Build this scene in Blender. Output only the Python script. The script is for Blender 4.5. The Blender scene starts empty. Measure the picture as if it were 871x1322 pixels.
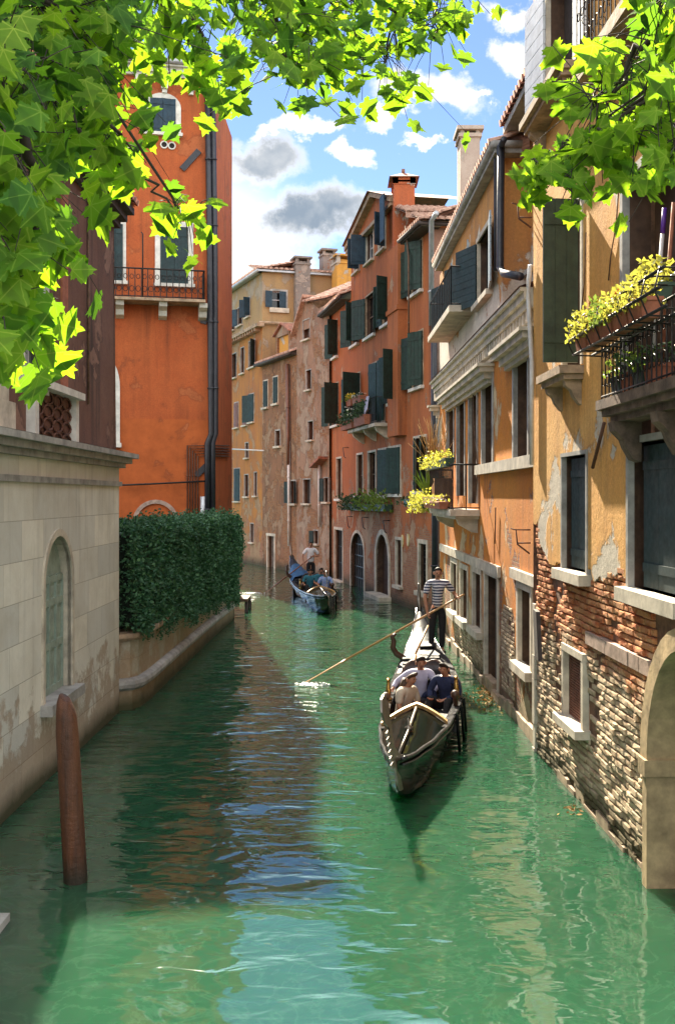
import bpy, bmesh, math, random
from mathutils import Vector, Matrix, noise
R = math.radians
rnd = random.Random(7)
S = bpy.context.scene
COL = S.collection

# ------------------------------------------------------------------ camera, world, sun, exposure
F, CX, HY, H = 1333.0, 435.5, 641.0, 3.8          # focal length / principal point in photo pixels, eye height in metres
cam = bpy.data.cameras.new('camera'); cam_o = bpy.data.objects.new('camera', cam); COL.objects.link(cam_o)
cam_o.location = (0, 0, H); cam_o.rotation_euler = (R(90), 0, 0)
cam.sensor_fit = 'VERTICAL'; cam.sensor_height = 36; cam.sensor_width = 36
cam.lens = 36 * F / 1322; cam.shift_y = -20 / 1322; cam.clip_start = 0.05; cam.clip_end = 3000
S.camera = cam_o
SUN = Vector((-0.165, 1.0, 0.75)).normalized()      # towards the sun
SUN_EL = math.asin(SUN.z)
sl = bpy.data.lights.new('sun', 'SUN'); so = bpy.data.objects.new('sun', sl); COL.objects.link(so)
sl.energy = 5.0; sl.angle = R(0.5); sl.color = (1.0, 0.88, 0.68)
so.rotation_euler = (-SUN).to_track_quat('-Z', 'Y').to_euler(); so.location = (-20, 60, 60)
S.view_settings.view_transform = 'Standard'; S.view_settings.look = 'None'
S.view_settings.exposure = 2.05; S.view_settings.gamma = 1.0
S.render.film_transparent = False
S.cycles.use_denoising = True
S.cycles.max_bounces = 8; S.cycles.diffuse_bounces = 4; S.cycles.glossy_bounces = 4
S.cycles.transparent_max_bounces = 8; S.cycles.caustics_reflective = False; S.cycles.caustics_refractive = False
S.cycles.sample_clamp_indirect = 6

# ------------------------------------------------------------------ node helpers
def node(t, typ, ins=None, **props):
    n = t.nodes.new(typ)
    for k, v in props.items(): setattr(n, k, v)
    for k, v in (ins or {}).items():
        s = n.inputs[k]
        if isinstance(v, bpy.types.NodeSocket): t.links.new(v, s)
        else:
            if s.type == 'RGBA' and len(v) == 3: v = (*v, 1)
            s.default_value = v
    return n
def mth(t, op, a, b=0.0, c=0.0): return node(t, 'ShaderNodeMath', {0: a, 1: b, 2: c}, operation=op).outputs[0]
def mr(t, v, a, b, c=0.0, d=1.0, smooth=False):
    return node(t, 'ShaderNodeMapRange', {'Value': v, 'From Min': a, 'From Max': b, 'To Min': c, 'To Max': d},
                interpolation_type='SMOOTHSTEP' if smooth else 'LINEAR').outputs[0]
def mixc(t, f, a, b, bt='MIX'):
    return node(t, 'ShaderNodeMix', {0: f, 6: a, 7: b}, data_type='RGBA', blend_type=bt).outputs[2]
def nz(t, v, scale, detail=4, rough=0.55, dist=0.0):
    return node(t, 'ShaderNodeTexNoise', {'Vector': v, 'Scale': scale, 'Detail': detail, 'Roughness': rough, 'Distortion': dist}).outputs[0]
def mapping(t, v, sc=(1, 1, 1), loc=(0, 0, 0), rot=(0, 0, 0)):
    return node(t, 'ShaderNodeMapping', {'Vector': v, 'Scale': sc, 'Location': loc, 'Rotation': rot}).outputs[0]
def coords(t):
    n = t.nodes.new('ShaderNodeTexCoord'); return n.outputs['Object'], n.outputs['UV']
def sep(t, v): return node(t, 'ShaderNodeSeparateXYZ', {0: v}).outputs
def new_mat(name):
    m = bpy.data.materials.new(name); m.use_nodes = True; t = m.node_tree
    return m, t, t.nodes['Principled BSDF']
def bump(t, p, h, strength=0.5, dist=0.02):
    b = node(t, 'ShaderNodeBump', {'Height': h, 'Strength': strength, 'Distance': dist})
    t.links.new(b.outputs[0], p.inputs['Normal'])
def setp(t, p, **kw):
    for k, v in kw.items():
        s = p.inputs[k.replace('_', ' ')]
        if isinstance(v, bpy.types.NodeSocket): t.links.new(v, s)
        else: s.default_value = (*v, 1) if (s.type == 'RGBA' and len(v) == 3) else v

def simple(name, c, rough=0.6, metal=0.0, var=0.25, scale=6.0, c2=None, bmp=0.15, coat=0.0, spec=0.5):
    m, t, p = new_mat(name); o, uv = coords(t)
    n = nz(t, o, scale, 6, 0.65)
    c2 = c2 or tuple(x * (1 - var) for x in c)
    hi = tuple(min(1, x * (1 + var * 0.6)) for x in c)
    col = mixc(t, mr(t, n, 0.35, 0.65), c2, hi)
    setp(t, p, Base_Color=col, Roughness=mr(t, nz(t, o, scale * 3, 3), 0.3, 0.7, max(0.03, rough - 0.1), min(1, rough + 0.1)), Metallic=metal, Coat_Weight=coat, Specular_IOR_Level=spec)
    if bmp: bump(t, p, nz(t, o, scale * 5, 5, 0.6), bmp, 0.01)
    return m

def plaster(name, base, alt, stain, patch=(0.42, 0.38, 0.33), patch_amt=0.35, brick_amt=0.0, low=(0.5, 3.0), low_amt=0.5,
            brick=((0.30, 0.10, 0.055), (0.40, 0.19, 0.10)), relief=0.5, streak=0.6, upper=None, scale=1.0):
    """weathered lime render: colour drift, rain streaks, fallen patches (old render or bare brick), damp foot"""
    m, t, p = new_mat(name); o, uv = coords(t)
    z = sep(t, o)[2]
    big = nz(t, o, 0.55 * scale, 8, 0.62, 0.4)
    med = nz(t, o, 2.3 * scale, 8, 0.65)
    fine = nz(t, o, 22 * scale, 6, 0.7)
    st = nz(t, mapping(t, o, (2.6, 2.6, 0.16)), 1.6 * scale, 6, 0.6)
    col = mixc(t, mr(t, big, 0.36, 0.62), base, alt)
    col = mixc(t, mth(t, 'MULTIPLY', mth(t, 'MULTIPLY', mr(t, st, 0.46, 0.70), mr(t, nz(t, mapping(t, o, (1, 1, .5), loc=(4, 1, 2)), 0.8 * scale, 4), 0.36, 0.62)), min(1, streak * 1.25)), col, stain)
    col = mixc(t, mr(t, med, 0.35, 0.75, 0.0, 0.45), col, mixc(t, 0.5, col, stain))
    col = mixc(t, 1.0, col, mixc(t, mr(t, fine, 0.3, 0.7), (0.80, 0.80, 0.80), (1.12, 1.10, 1.08)), 'MULTIPLY')
    if upper:   # a second coat of paint above or below a ragged line: (z, colour, softness)
        zz, uc, soft = upper
        col = mixc(t, mr(t, mth(t, 'ADD', z, mth(t, 'MULTIPLY', mth(t, 'SUBTRACT', med, 0.5), soft * 4)), zz + soft, zz - soft), col, mixc(t, mr(t, med, 0.35, 0.7), uc, tuple(x * 0.72 for x in uc)))
    lowf = mr(t, z, low[1], low[0], 0.0, low_amt)
    pf = mth(t, 'ADD', mth(t, 'ADD', nz(t, o, 0.75 * scale, 9, 0.62, 0.3), mth(t, 'MULTIPLY', lowf, 0.35)), patch_amt * 0.25)
    pm = mr(t, pf, 0.595, 0.615)
    pcol = mixc(t, mr(t, med, 0.35, 0.65), patch, tuple(x * 0.66 for x in patch))
    pcol = mixc(t, mr(t, fine, 0.4, 0.7, 0, 0.5), pcol, tuple(x * 1.3 for x in patch))
    bt = node(t, 'ShaderNodeTexBrick', {'Vector': node(t, 'ShaderNodeVectorMath', {0: uv, 1: node(t, 'ShaderNodeVectorMath', {0: node(t, 'ShaderNodeTexNoise', {'Vector': o, 'Scale': 5.0}).outputs[1], 1: (0.03, 0.03, 0.03)}, operation='MULTIPLY').outputs[0]}, operation='ADD').outputs[0],
              'Color1': (*brick[0], 1), 'Color2': (*brick[1], 1), 'Mortar': (0.27, 0.205, 0.14, 1), 'Scale': 1.0, 'Mortar Size': 0.012, 'Brick Width': 0.25, 'Row Height': 0.075, 'Mortar Smooth': 0.3})
    bcol = mixc(t, mr(t, fine, 0.3, 0.75, 0, 0.6), bt.outputs[0], (0.20, 0.12, 0.08))
    bf = mth(t, 'ADD', mth(t, 'ADD', nz(t, mapping(t, o, loc=(7, 3, 9)), 0.9 * scale, 9, 0.65, 0.3), mth(t, 'MULTIPLY', lowf, 0.35)), brick_amt * 0.25)
    bm = mr(t, bf, 0.635, 0.648)
    edge = mth(t, 'MULTIPLY', mr(t, pf, 0.565, 0.595), mr(t, pf, 0.63, 0.60))
    col = mixc(t, mth(t, 'MULTIPLY', edge, 0.45), col, stain)
    col = mixc(t, pm, col, pcol); col = mixc(t, bm, col, bcol)
    damp = mr(t, mth(t, 'ADD', z, mth(t, 'MULTIPLY', med, 0.5)), 0.75, 0.35, 0.0, 0.85)
    col = mixc(t, damp, col, (0.045, 0.05, 0.03))
    setp(t, p, Base_Color=col, Roughness=0.88, Specular_IOR_Level=0.25)
    h = mth(t, 'ADD', mth(t, 'MULTIPLY', fine, 0.35), mth(t, 'MULTIPLY', med, 0.6))
    h = mth(t, 'SUBTRACT', h, mth(t, 'MULTIPLY', pm, 0.5))
    h = mth(t, 'SUBTRACT', h, mth(t, 'MULTIPLY', bm, mth(t, 'ADD', 0.5, mth(t, 'MULTIPLY', bt.outputs[1], 0.7))))
    bump(t, p, h, relief, 0.03)
    return m

def ashlar(name, c1, c2, w=1.15, h=0.50):
    m, t, p = new_mat(name); o, uv = coords(t); z = sep(t, o)[2]
    bt = node(t, 'ShaderNodeTexBrick', {'Vector': uv, 'Color1': (*c1, 1), 'Color2': (*c2, 1), 'Mortar': (c2[0] * .62, c2[1] * .58, c2[2] * .52, 1), 'Scale': 1.0, 'Mortar Size': 0.005, 'Brick Width': w, 'Row Height': h, 'Mortar Smooth': 0.4}, offset_frequency=2, squash=0.8, squash_frequency=3)
    n = nz(t, o, 1.2, 9, 0.66, 0.5); f = nz(t, o, 14, 6, 0.7)
    st = nz(t, mapping(t, o, (3, 3, 0.2)), 1.8, 6, 0.65)
    col = mixc(t, mr(t, n, 0.4, 0.7, 0, 0.5), bt.outputs[0], (0.42, 0.37, 0.28))
    col = mixc(t, mth(t, 'MULTIPLY', mr(t, st, 0.5, 0.75, 0, 0.5), mr(t, z, 1.8, 4.2, 0.25, 1.0)), col, (0.18, 0.175, 0.155))
    col = mixc(t, mr(t, f, 0.45, 0.75, 0, 0.3), col, (0.62, 0.60, 0.53))
    # worn, salt-eaten courses near the water
    wear = mr(t, mth(t, 'ADD', mth(t, 'ADD', nz(t, o, 2.0, 8, 0.65), mr(t, z, 2.0, 0.3, 0, 0.40)), 0), 0.72, 0.80)
    col = mixc(t, mth(t, 'MULTIPLY', wear, 0.6), col, mixc(t, f, (0.20, 0.10, 0.045), (0.42, 0.30, 0.18)))
    damp = mr(t, mth(t, 'ADD', z, mth(t, 'MULTIPLY', n, 0.4)), 0.55, 0.28, 0, 0.92)
    col = mixc(t, damp, col, (0.045, 0.05, 0.02))
    setp(t, p, Base_Color=col, Roughness=0.75, Specular_IOR_Level=0.3)
    hh = mth(t, 'SUBTRACT', mth(t, 'ADD', mth(t, 'MULTIPLY', f, 0.4), mth(t, 'MULTIPLY', n, 0.4)), mth(t, 'MULTIPLY', bt.outputs[1], 0.6))
    bump(t, p, mth(t, 'SUBTRACT', hh, mth(t, 'MULTIPLY', wear, 0.5)), 0.5, 0.02)
    return m

# ------------------------------------------------------------------ sky with clouds (world directions)
W = bpy.data.worlds.new('World'); S.world = W; W.use_nodes = True
t = W.node_tree; bg = t.nodes['Background']
sky = node(t, 'ShaderNodeTexSky', sky_type='NISHITA'); sky.sun_disc = False
sky.sun_elevation = SUN_EL; sky.sun_rotation = math.atan2(SUN.x, SUN.y)
sky.air_density = 0.8; sky.dust_density = 0.05; sky.ozone_density = 4.0; sky.altitude = 2500
d = t.nodes.new('ShaderNodeTexCoord').outputs['Generated']
dx, dy, dz = sep(t, d)
yy = mth(t, 'MAXIMUM', dy, 0.02)
uvw = node(t, 'ShaderNodeCombineXYZ', {0: mth(t, 'DIVIDE', dx, yy), 1: mth(t, 'DIVIDE', dz, yy), 2: 0.0}).outputs[0]
wn = node(t, 'ShaderNodeTexNoise', {'Vector': uvw, 'Scale': 14.0, 'Detail': 9.0, 'Roughness': 0.62})
warp = node(t, 'ShaderNodeVectorMath', {0: node(t, 'ShaderNodeVectorMath', {0: wn.outputs[1], 1: (0.5, 0.5, 0.5)}, operation='SUBTRACT').outputs[0], 1: (0.13, 0.09, 0)}, operation='MULTIPLY').outputs[0]
uvd = node(t, 'ShaderNodeVectorMath', {0: uvw, 1: warp}, operation='ADD').outputs[0]
# each cloud bank: photo-space direction of its middle, half sizes, greyness of its body
CL = [(335, 203, 80, 38, 0.95), (400, 165, 62, 17, 0.1), (458, 200, 30, 18, 0.0), (560, 122, 95, 26, 0.35), (505, 150, 45, 13, 0.1), (412, 280, 116, 42, 1.0),
      (300, 330, 70, 60, 0.1), (665, 15, 50, 22, 0.1), (668, 64, 46, 26, 0.1), (535, 180, 30, 8, 0.0), (340, 350, 110, 40, 0.05), (620, 118, 40, 10, 0.0), (350, 172, 40, 12, 0.0)]
mask = None; grey = None
for (px, py, rx, ry, g) in CL:
    v = mapping(t, uvd, (F / rx, F / ry, 0), (-(px - CX) / rx, -(HY - py) / ry, 0))
    ln = node(t, 'ShaderNodeVectorMath', {0: v}, operation='LENGTH').outputs[1]
    k = mr(t, ln, 1.0, 0.45, 0, 1, True)
    kg = mth(t, 'MULTIPLY', mr(t, ln, 0.95, 0.3, 0, 1, True), g)
    mask = k if mask is None else mth(t, 'MAXIMUM', mask, k)
    grey = kg if grey is None else mth(t, 'MAXIMUM', grey, kg)
# broken cloud out of view, added to light the shaded fronts
fill_cloud = mth(t, 'MULTIPLY', mr(t, node(t, 'ShaderNodeTexNoise', {'Vector': mapping(t, d, (1, 1, 1.6)), 'Scale': 2.2, 'Detail': 9.0, 'Roughness': 0.6}).outputs[0], 0.37, 0.51), mr(t, dy, 0.30, 0.0))
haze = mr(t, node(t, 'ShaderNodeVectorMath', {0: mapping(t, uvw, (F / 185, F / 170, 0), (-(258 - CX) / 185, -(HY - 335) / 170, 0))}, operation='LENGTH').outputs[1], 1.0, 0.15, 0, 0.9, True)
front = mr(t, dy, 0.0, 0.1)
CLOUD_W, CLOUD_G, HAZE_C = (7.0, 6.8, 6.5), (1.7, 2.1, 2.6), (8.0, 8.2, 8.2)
ccol = mixc(t, mth(t, 'MULTIPLY', grey, mr(t, wn.outputs[0], 0.3, 0.7, 0.7, 1.15)), CLOUD_W, CLOUD_G)
skyb = node(t, 'ShaderNodeHueSaturation', {'Hue': 0.502, 'Saturation': 0.95, 'Value': 1.22, 'Color': sky.outputs[0]}).outputs[0]
added_veil = mr(t, node(t, 'ShaderNodeVectorMath', {0: mapping(t, uvw, (F / 560, F / 460, 0), (-(430 - CX) / 560, -(HY + 440) / 460, 0))}, operation='LENGTH').outputs[1], 1.0, 0.2, 0, 0.85, True)   # bright veil above the frame, added to brighten the water's sky reflection
skyb = mixc(t, mth(t, 'MULTIPLY', added_veil, front), skyb, (18.0, 26.0, 29.0))
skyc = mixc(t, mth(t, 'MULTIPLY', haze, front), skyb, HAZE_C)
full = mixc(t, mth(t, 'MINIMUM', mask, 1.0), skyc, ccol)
full = mixc(t, fill_cloud, full, (13.5, 13.4, 13.2))          # unseen bright clouds behind and above, added as fill for the shade
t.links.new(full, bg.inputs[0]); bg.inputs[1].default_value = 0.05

# ------------------------------------------------------------------ object helpers
ORG = {}
def at(px, py, Y): return Vector(((px - CX) / F * Y, Y, H - (py - HY) / F * Y))
def on_water(px, py, z=0.0): return at(px, py, (H - z) * F / (py - HY))
def tag(o, label=None, cat=None, group=None, kind=None):
    if label: o['label'] = label
    if cat: o['category'] = cat
    if group: o['group'] = group
    if kind: o['kind'] = kind
    return o
def thing(name, label, cat, loc=(0, 0, 0), group=None, local=False, rot=(0, 0, 0)):
    o = bpy.data.objects.new(name, None); o.empty_display_size = 0.3; COL.objects.link(o)
    o.location = loc; o.rotation_euler = rot
    ORG[o.name] = Vector((0, 0, 0)) if local else Vector(loc)
    return tag(o, label, cat, group)
class MB:
    def __init__(s): s.v, s.f, s.uv, s.mi, s.smooth = [], [], [], [], []
    def face(s, pts, uvs=None, mi=0, sm=False):
        b = len(s.v); s.v += [Vector(p) for p in pts]; s.f.append(list(range(b, b + len(pts))))
        s.uv += list(uvs) if uvs else [(p[0] + p[1], p[2]) for p in pts]; s.mi.append(mi); s.smooth.append(sm)
    def mesh(s, V, Fc, mi=0, sm=False, uv=None):
        b = len(s.v); s.v += [Vector(p) for p in V]
        for f in Fc:
            s.f.append([b + i for i in f]); s.mi.append(mi); s.smooth.append(sm)
            s.uv += [uv[i] for i in f] if uv else [(V[i][0] + V[i][1], V[i][2]) for i in f]
    def obox(s, c, ax, ay, az, mi=0):        # centre and three half-axis vectors
        c, ax, ay, az = Vector(c), Vector(ax), Vector(ay), Vector(az)
        V = [c + sx * ax + sy * ay + sz * az for sx in (-1, 1) for sy in (-1, 1) for sz in (-1, 1)]
        s.mesh(V, [(0, 1, 3, 2), (4, 6, 7, 5), (0, 4, 5, 1), (2, 3, 7, 6), (0, 2, 6, 4), (1, 5, 7, 3)], mi)
    def box(s, p, q, mi=0):
        p, q = Vector(p), Vector(q); h = (q - p) / 2
        s.obox((p + q) / 2, (h.x, 0, 0), (0, h.y, 0), (0, 0, h.z), mi)
    def tube(s, pts, r, n=8, mi=0, cap=True, sm=True):
        pts = [Vector(p) for p in pts]; rs = r if isinstance(r, (list, tuple)) else [r] * len(pts)
        V, Fc = [], []; up = Vector((0, 0, 1)); prev = None
        for i, p in enumerate(pts):
            tg = (pts[min(i + 1, len(pts) - 1)] - pts[max(i - 1, 0)]).normalized()
            if prev is None: a = tg.cross(up if abs(tg.z) < 0.95 else Vector((1, 0, 0))).normalized()
            else: a = (prev - tg * prev.dot(tg)).normalized()
            prev = a; b = tg.cross(a)
            V += [p + rs[i] * (math.cos(2 * math.pi * k / n) * a + math.sin(2 * math.pi * k / n) * b) for k in range(n)]
        for i in range(len(pts) - 1):
            for k in range(n):
                Fc.append((i * n + k, i * n + (k + 1) % n, (i + 1) * n + (k + 1) % n, (i + 1) * n + k))
        if cap: Fc.append(tuple(range(n - 1, -1, -1))); Fc.append(tuple(range((len(pts) - 1) * n, len(pts) * n)))
        s.mesh(V, Fc, mi, sm)
    def lathe(s, c, prof, n=12, mi=0, sm=True):   # prof: (radius, z)
        c = Vector(c); V = [c + Vector((r * math.cos(2 * math.pi * k / n), r * math.sin(2 * math.pi * k / n), z)) for r, z in prof for k in range(n)]
        Fc = [(i * n + k, i * n + (k + 1) % n, (i + 1) * n + (k + 1) % n, (i + 1) * n + k) for i in range(len(prof) - 1) for k in range(n)]
        Fc += [tuple(range(n - 1, -1, -1)), tuple(range((len(prof) - 1) * n, len(prof) * n))]
        s.mesh(V, Fc, mi, sm)
    def prism(s, poly, ext, mi=0):                # polygon of points, extruded by a vector
        n = len(poly); V = [Vector(p) for p in poly]; V += [p + Vector(ext) for p in V]
        s.mesh(V, [tuple(range(n - 1, -1, -1)), tuple(range(n, 2 * n))] + [(i, (i + 1) % n, n + (i + 1) % n, n + i) for i in range(n)], mi)
    def build(s, name, mats, parent=None, origin=None, recalc=False):
        me = bpy.data.meshes.new(name)
        if parent is not None: org = ORG[parent.name]
        elif origin is not None: org = Vector(origin)
        else:
            xs = [p.x for p in s.v]; ys = [p.y for p in s.v]; zs = [p.z for p in s.v]
            org = Vector(((min(xs) + max(xs)) / 2, (min(ys) + max(ys)) / 2, min(zs)))
        me.from_pydata([tuple(p - org) for p in s.v], [], s.f)
        for m in (mats if isinstance(mats, (list, tuple)) else [mats]): me.materials.append(m)
        me.polygons.foreach_set('material_index', s.mi); me.polygons.foreach_set('use_smooth', s.smooth)
        ul = me.uv_layers.new(name='UVMap'); ul.data.foreach_set('uv', [c for q in s.uv for c in q])
        if recalc:
            bm = bmesh.new(); bm.from_mesh(me); bmesh.ops.remove_doubles(bm, verts=bm.verts, dist=0.0004); bmesh.ops.recalc_face_normals(bm, faces=bm.faces); bm.to_mesh(me); bm.free()
        me.update()
        o = bpy.data.objects.new(name, me); COL.objects.link(o)
        if parent is not None: o.parent = parent; ORG[o.name] = org
        else: o.location = org; ORG[o.name] = org
        return o
def copy_tree(o, parent=None):
    c = o.copy(); COL.objects.link(c)
    if parent is not None: c.parent = parent
    for ch in list(o.children): copy_tree(ch, c)
    return c

# ------------------------------------------------------------------ facades
class Fac:
    """a wall plane through two plan points (left to right as seen); s runs along it, d stands out from it"""
    def __init__(s, A, B):
        s.A, s.B = Vector((A[0], A[1], 0)), Vector((B[0], B[1], 0)); s.L = (s.B - s.A).length
        s.u = (s.B - s.A).normalized(); s.n = Vector((s.u.y, -s.u.x, 0))
        if s.n.dot(Vector((0, 0, 0)) - s.A) < 0: s.n = -s.n
    def W(s, a, z, d=0.0): return s.A + s.u * a + s.n * d + Vector((0, 0, z))
    def P(s, px, py, d=0.0):
        r = Vector(((px - CX) / F, 1, (HY - py) / F)); c = Vector((0, 0, H)); o = s.A + s.n * d
        k = (o - c).dot(s.n) / r.dot(s.n); q = c + r * k
        return (q - s.A).dot(s.u), q.z
    def rect(s, x0, y0, x1, y1, d=0.0):
        ym, xc = (y0 + y1) / 2, (x0 + x1) / 2
        a, b = s.P(x0, ym, d)[0], s.P(x1, ym, d)[0]; zt, zb = s.P(xc, y0, d)[1], s.P(xc, y1, d)[1]
        return (min(a, b), max(a, b), zb, zt)
    def box(s, mb, a0, a1, z0, z1, d0, d1, mi=0):
        mb.obox(s.W((a0 + a1) / 2, (z0 + z1) / 2, (d0 + d1) / 2), s.u * (a1 - a0) / 2, s.n * (d1 - d0) / 2, Vector((0, 0, (z1 - z0) / 2)), mi)
    def quad(s, mb, a0, a1, z0, z1, d=0.0, mi=0):
        mb.face([s.W(a0, z0, d), s.W(a1, z0, d), s.W(a1, z1, d), s.W(a0, z1, d)], [(a0, z0), (a1, z0), (a1, z1), (a0, z1)], mi)
    def arc(s, a0, a1, z1, rise, n=14):
        """points (a,z) of an arch from left springing to right springing, crown at z1"""
        h = (a1 - a0) / 2; c = (a0 + a1) / 2
        return [(c - h * math.cos(math.pi * k / n), z1 - rise + rise * math.sin(math.pi * k / n)) for k in range(n + 1)]
    def wall(s, mb, a0, a1, z0, z1, ops, depth=0.22, mi=0, rmi=1):
        """flat wall with openings (a0,a1,z0,z1,rise) and their reveals"""
        eps = 1e-5
        A = sorted({a0, a1, *[min(max(x, a0), a1) for o in ops for x in o[:2]]}); Z = sorted({z0, z1, *[min(max(x, z0), z1) for o in ops for x in o[2:4]]})
        for i in range(len(A) - 1):
            run = None
            for j in range(len(Z) - 1):
                ca, cz = (A[i] + A[i + 1]) / 2, (Z[j] + Z[j + 1]) / 2
                hole = any(o[0] < ca < o[1] and o[2] < cz < o[3] for o in ops)
                if not hole and run is None: run = Z[j]
                if hole and run is not None: s.quad(mb, A[i], A[i + 1], run, Z[j], 0, mi); run = None
            if run is not None: s.quad(mb, A[i], A[i + 1], run, Z[-1], 0, mi)
        for o in ops:
            b0, b1, c0, c1 = o[:4]; rise = o[4] if len(o) > 4 else 0
            if rise:
                pts = s.arc(b0, b1, c1, rise); m = len(pts) // 2
                for seq, cor in ((pts[:m + 1], (b0, c1)), (pts[m:], (b1, c1))):
                    for k in range(len(seq) - 1):
                        tri = [cor, seq[k], seq[k + 1]]
                        mb.face([s.W(*q) for q in tri], tri, mi)
                ring = [(b1, c0), *reversed(pts), (b0, c0)]
            else: ring = [(b1, c0), (b1, c1), (b0, c1), (b0, c0)]
            ring.append(ring[0])
            for k in range(len(ring) - 1):
                p, q = ring[k], ring[k + 1]
                mb.face([s.W(*p), s.W(*q), s.W(*q, -depth), s.W(*p, -depth)], [p, q, (q[0] + depth, q[1]), (p[0] + depth, p[1])], rmi)

def shutter(fac, win, hinge, w, z0, z1, ang, right, mat, planks=4, horiz=False, d=0.045):
    """a board shutter hung at `hinge`; ang 0 = shut, 90 = straight out, 175 = flat against the wall"""
    mb = MB(); a = R(ang); dirv = (fac.u * (-1 if right else 1)) * math.cos(a) + fac.n * math.sin(a)
    nrm = dirv.cross(Vector((0, 0, 1))); base = fac.W(hinge, 0, d); th = 0.018
    if horiz:
        n = planks; hh = (z1 - z0) / n
        for k in range(n):
            mb.obox(base + dirv * w / 2 + Vector((0, 0, z0 + hh * (k + .5))), dirv * w / 2, nrm * th, Vector((0, 0, hh / 2 - 0.006)))
        mb.obox(base + dirv * w / 2 + Vector((0, 0, (z0 + z1) / 2)), dirv * (w / 2 - .01), nrm * th * .6, Vector((0, 0, (z1 - z0) / 2 - .01)))
    else:
        n = planks; ww = w / n
        for k in range(n):
            mb.obox(base + dirv * ww * (k + .5) + Vector((0, 0, (z0 + z1) / 2)), dirv * (ww / 2 - 0.004), nrm * th, Vector((0, 0, (z1 - z0) / 2)))
        mb.obox(base + dirv * w / 2 + Vector((0, 0, (z0 + z1) / 2)), dirv * (w / 2 - .01), nrm * th * .6, Vector((0, 0, (z1 - z0) / 2 - .01)))
        for q in (0.14, 0.86):
            zc = z0 + (z1 - z0) * q
            mb.obox(base + dirv * w / 2 + Vector((0, 0, zc)), dirv * (w / 2 - .01), nrm * (th + .014), Vector((0, 0, 0.045)))
    o = mb.build('shutter', mat, win)
    hb = MB()
    return o

def window(fac, bld, op, surround=0.12, sproud=0.035, mat_s=None, pane=None, frame=None, depth=0.2, sill=0.1, sh=None, shm=None, planks=4, horiz=False,
           bars=(1, 2), sill_m=None, lintel=False, name='window', sd=.045):
    """window part: its stone surround; children pane, frame, sill, shutters.  op = (a0,a1,z0,z1,rise)"""
    a0, a1, z0, z1 = op[:4]; rise = op[4] if len(op) > 4 else 0
    mb = MB(); w = surround
    if w > 0:
        if rise:
            inn = fac.arc(a0, a1, z1, rise); out = fac.arc(a0 - w, a1 + w, z1 + w, rise + w)
            inn = [(a0, z0), *inn, (a1, z0)]; out = [(a0 - w, z0), *out, (a1 + w, z0)]
            for k in range(len(inn) - 1):
                i0, i1, o0, o1 = inn[k], inn[k + 1], out[k], out[k + 1]
                mb.face([fac.W(*i0, sproud), fac.W(*i1, sproud), fac.W(*o1, sproud), fac.W(*o0, sproud)], [i0, i1, o1, o0])
                mb.face([fac.W(*o0, sproud), fac.W(*o1, sproud), fac.W(*o1, -.01), fac.W(*o0, -.01)], [o0, o1, o1, o0])
                mb.face([fac.W(*i0, sproud), fac.W(*i1, sproud), fac.W(*i1, -.05), fac.W(*i0, -.05)], [i0, i1, i1, i0])
        else:
            fac.box(mb, a0 - w, a0 + .003, z0, z1 + .002, -.05, sproud); fac.box(mb, a1 - .003, a1 + w, z0, z1 + .002, -.05, sproud)
            fac.box(mb, a0 - w - (.06 if lintel else 0), a1 + w + (.06 if lintel else 0), z1, z1 + w, -.05, sproud + .004)
    else:
        fac.box(mb, a0, a1, z1 - .03, z1 + .004, -depth, -.015)
    wo = mb.build(name, mat_s or M['stone'], bld)
    pb = MB(); fac.quad(pb, a0 - .05, a1 + .05, z0 - .05, z1 + .05, -depth + .01); pb.build('pane', pane or M['dark_glass'], wo)
    if frame:
        fb = MB(); fw = 0.045
        for k in range(bars[0] + 1):
            a = a0 + fw / 2 + (a1 - a0 - fw) * k / bars[0]; fac.box(fb, a - fw / 2, a + fw / 2, z0, z1, -depth + .02, -depth + .06)
        for k in range(bars[1] + 1):
            z = z0 + fw / 2 + (z1 - z0 - fw) * k / bars[1]; fac.box(fb, a0, a1, z - fw / 2, z + fw / 2, -depth + .022, -depth + .055)
        fb.build('frame', frame, wo)
    if sill:
        sb = MB(); e = w + .05; fac.box(sb, a0 - e, a1 + e, z0 - sill, z0 + .004, -.06, .11 + sproud); sb.build('sill', sill_m or M['stone'], wo)
    if sh:
        ww = (a1 - a0) / 2
        if sh[0] is not None: shutter(fac, wo, a0, ww, z0 + .02, z1 - .02, sh[0], False, shm, planks, horiz, sd)
        if sh[1] is not None: shutter(fac, wo, a1, ww, z0 + .02, z1 - .02, sh[1], True, shm, planks, horiz, sd)
    return wo
def pipe(bld, fac, pts, r=0.06, d=0.1, mat=None, name='drainpipe', straps=True):
    mb = MB(); P = [fac.W(*fac.P(x, y, d), d) for x, y in pts]; mb.tube(P, r, 8)
    for p, q in zip(P[:-1], P[1:]):
        L = (q - p).length
        for k in range(1, int(L / 2.2) + 1):
            c = p + (q - p) * (k * 2.2 / L); mb.tube([c - (q - p).normalized() * .025, c + (q - p).normalized() * .025], r * 1.25, 8)
    return mb.build(name, mat or M['dark_iron'], bld)
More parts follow.
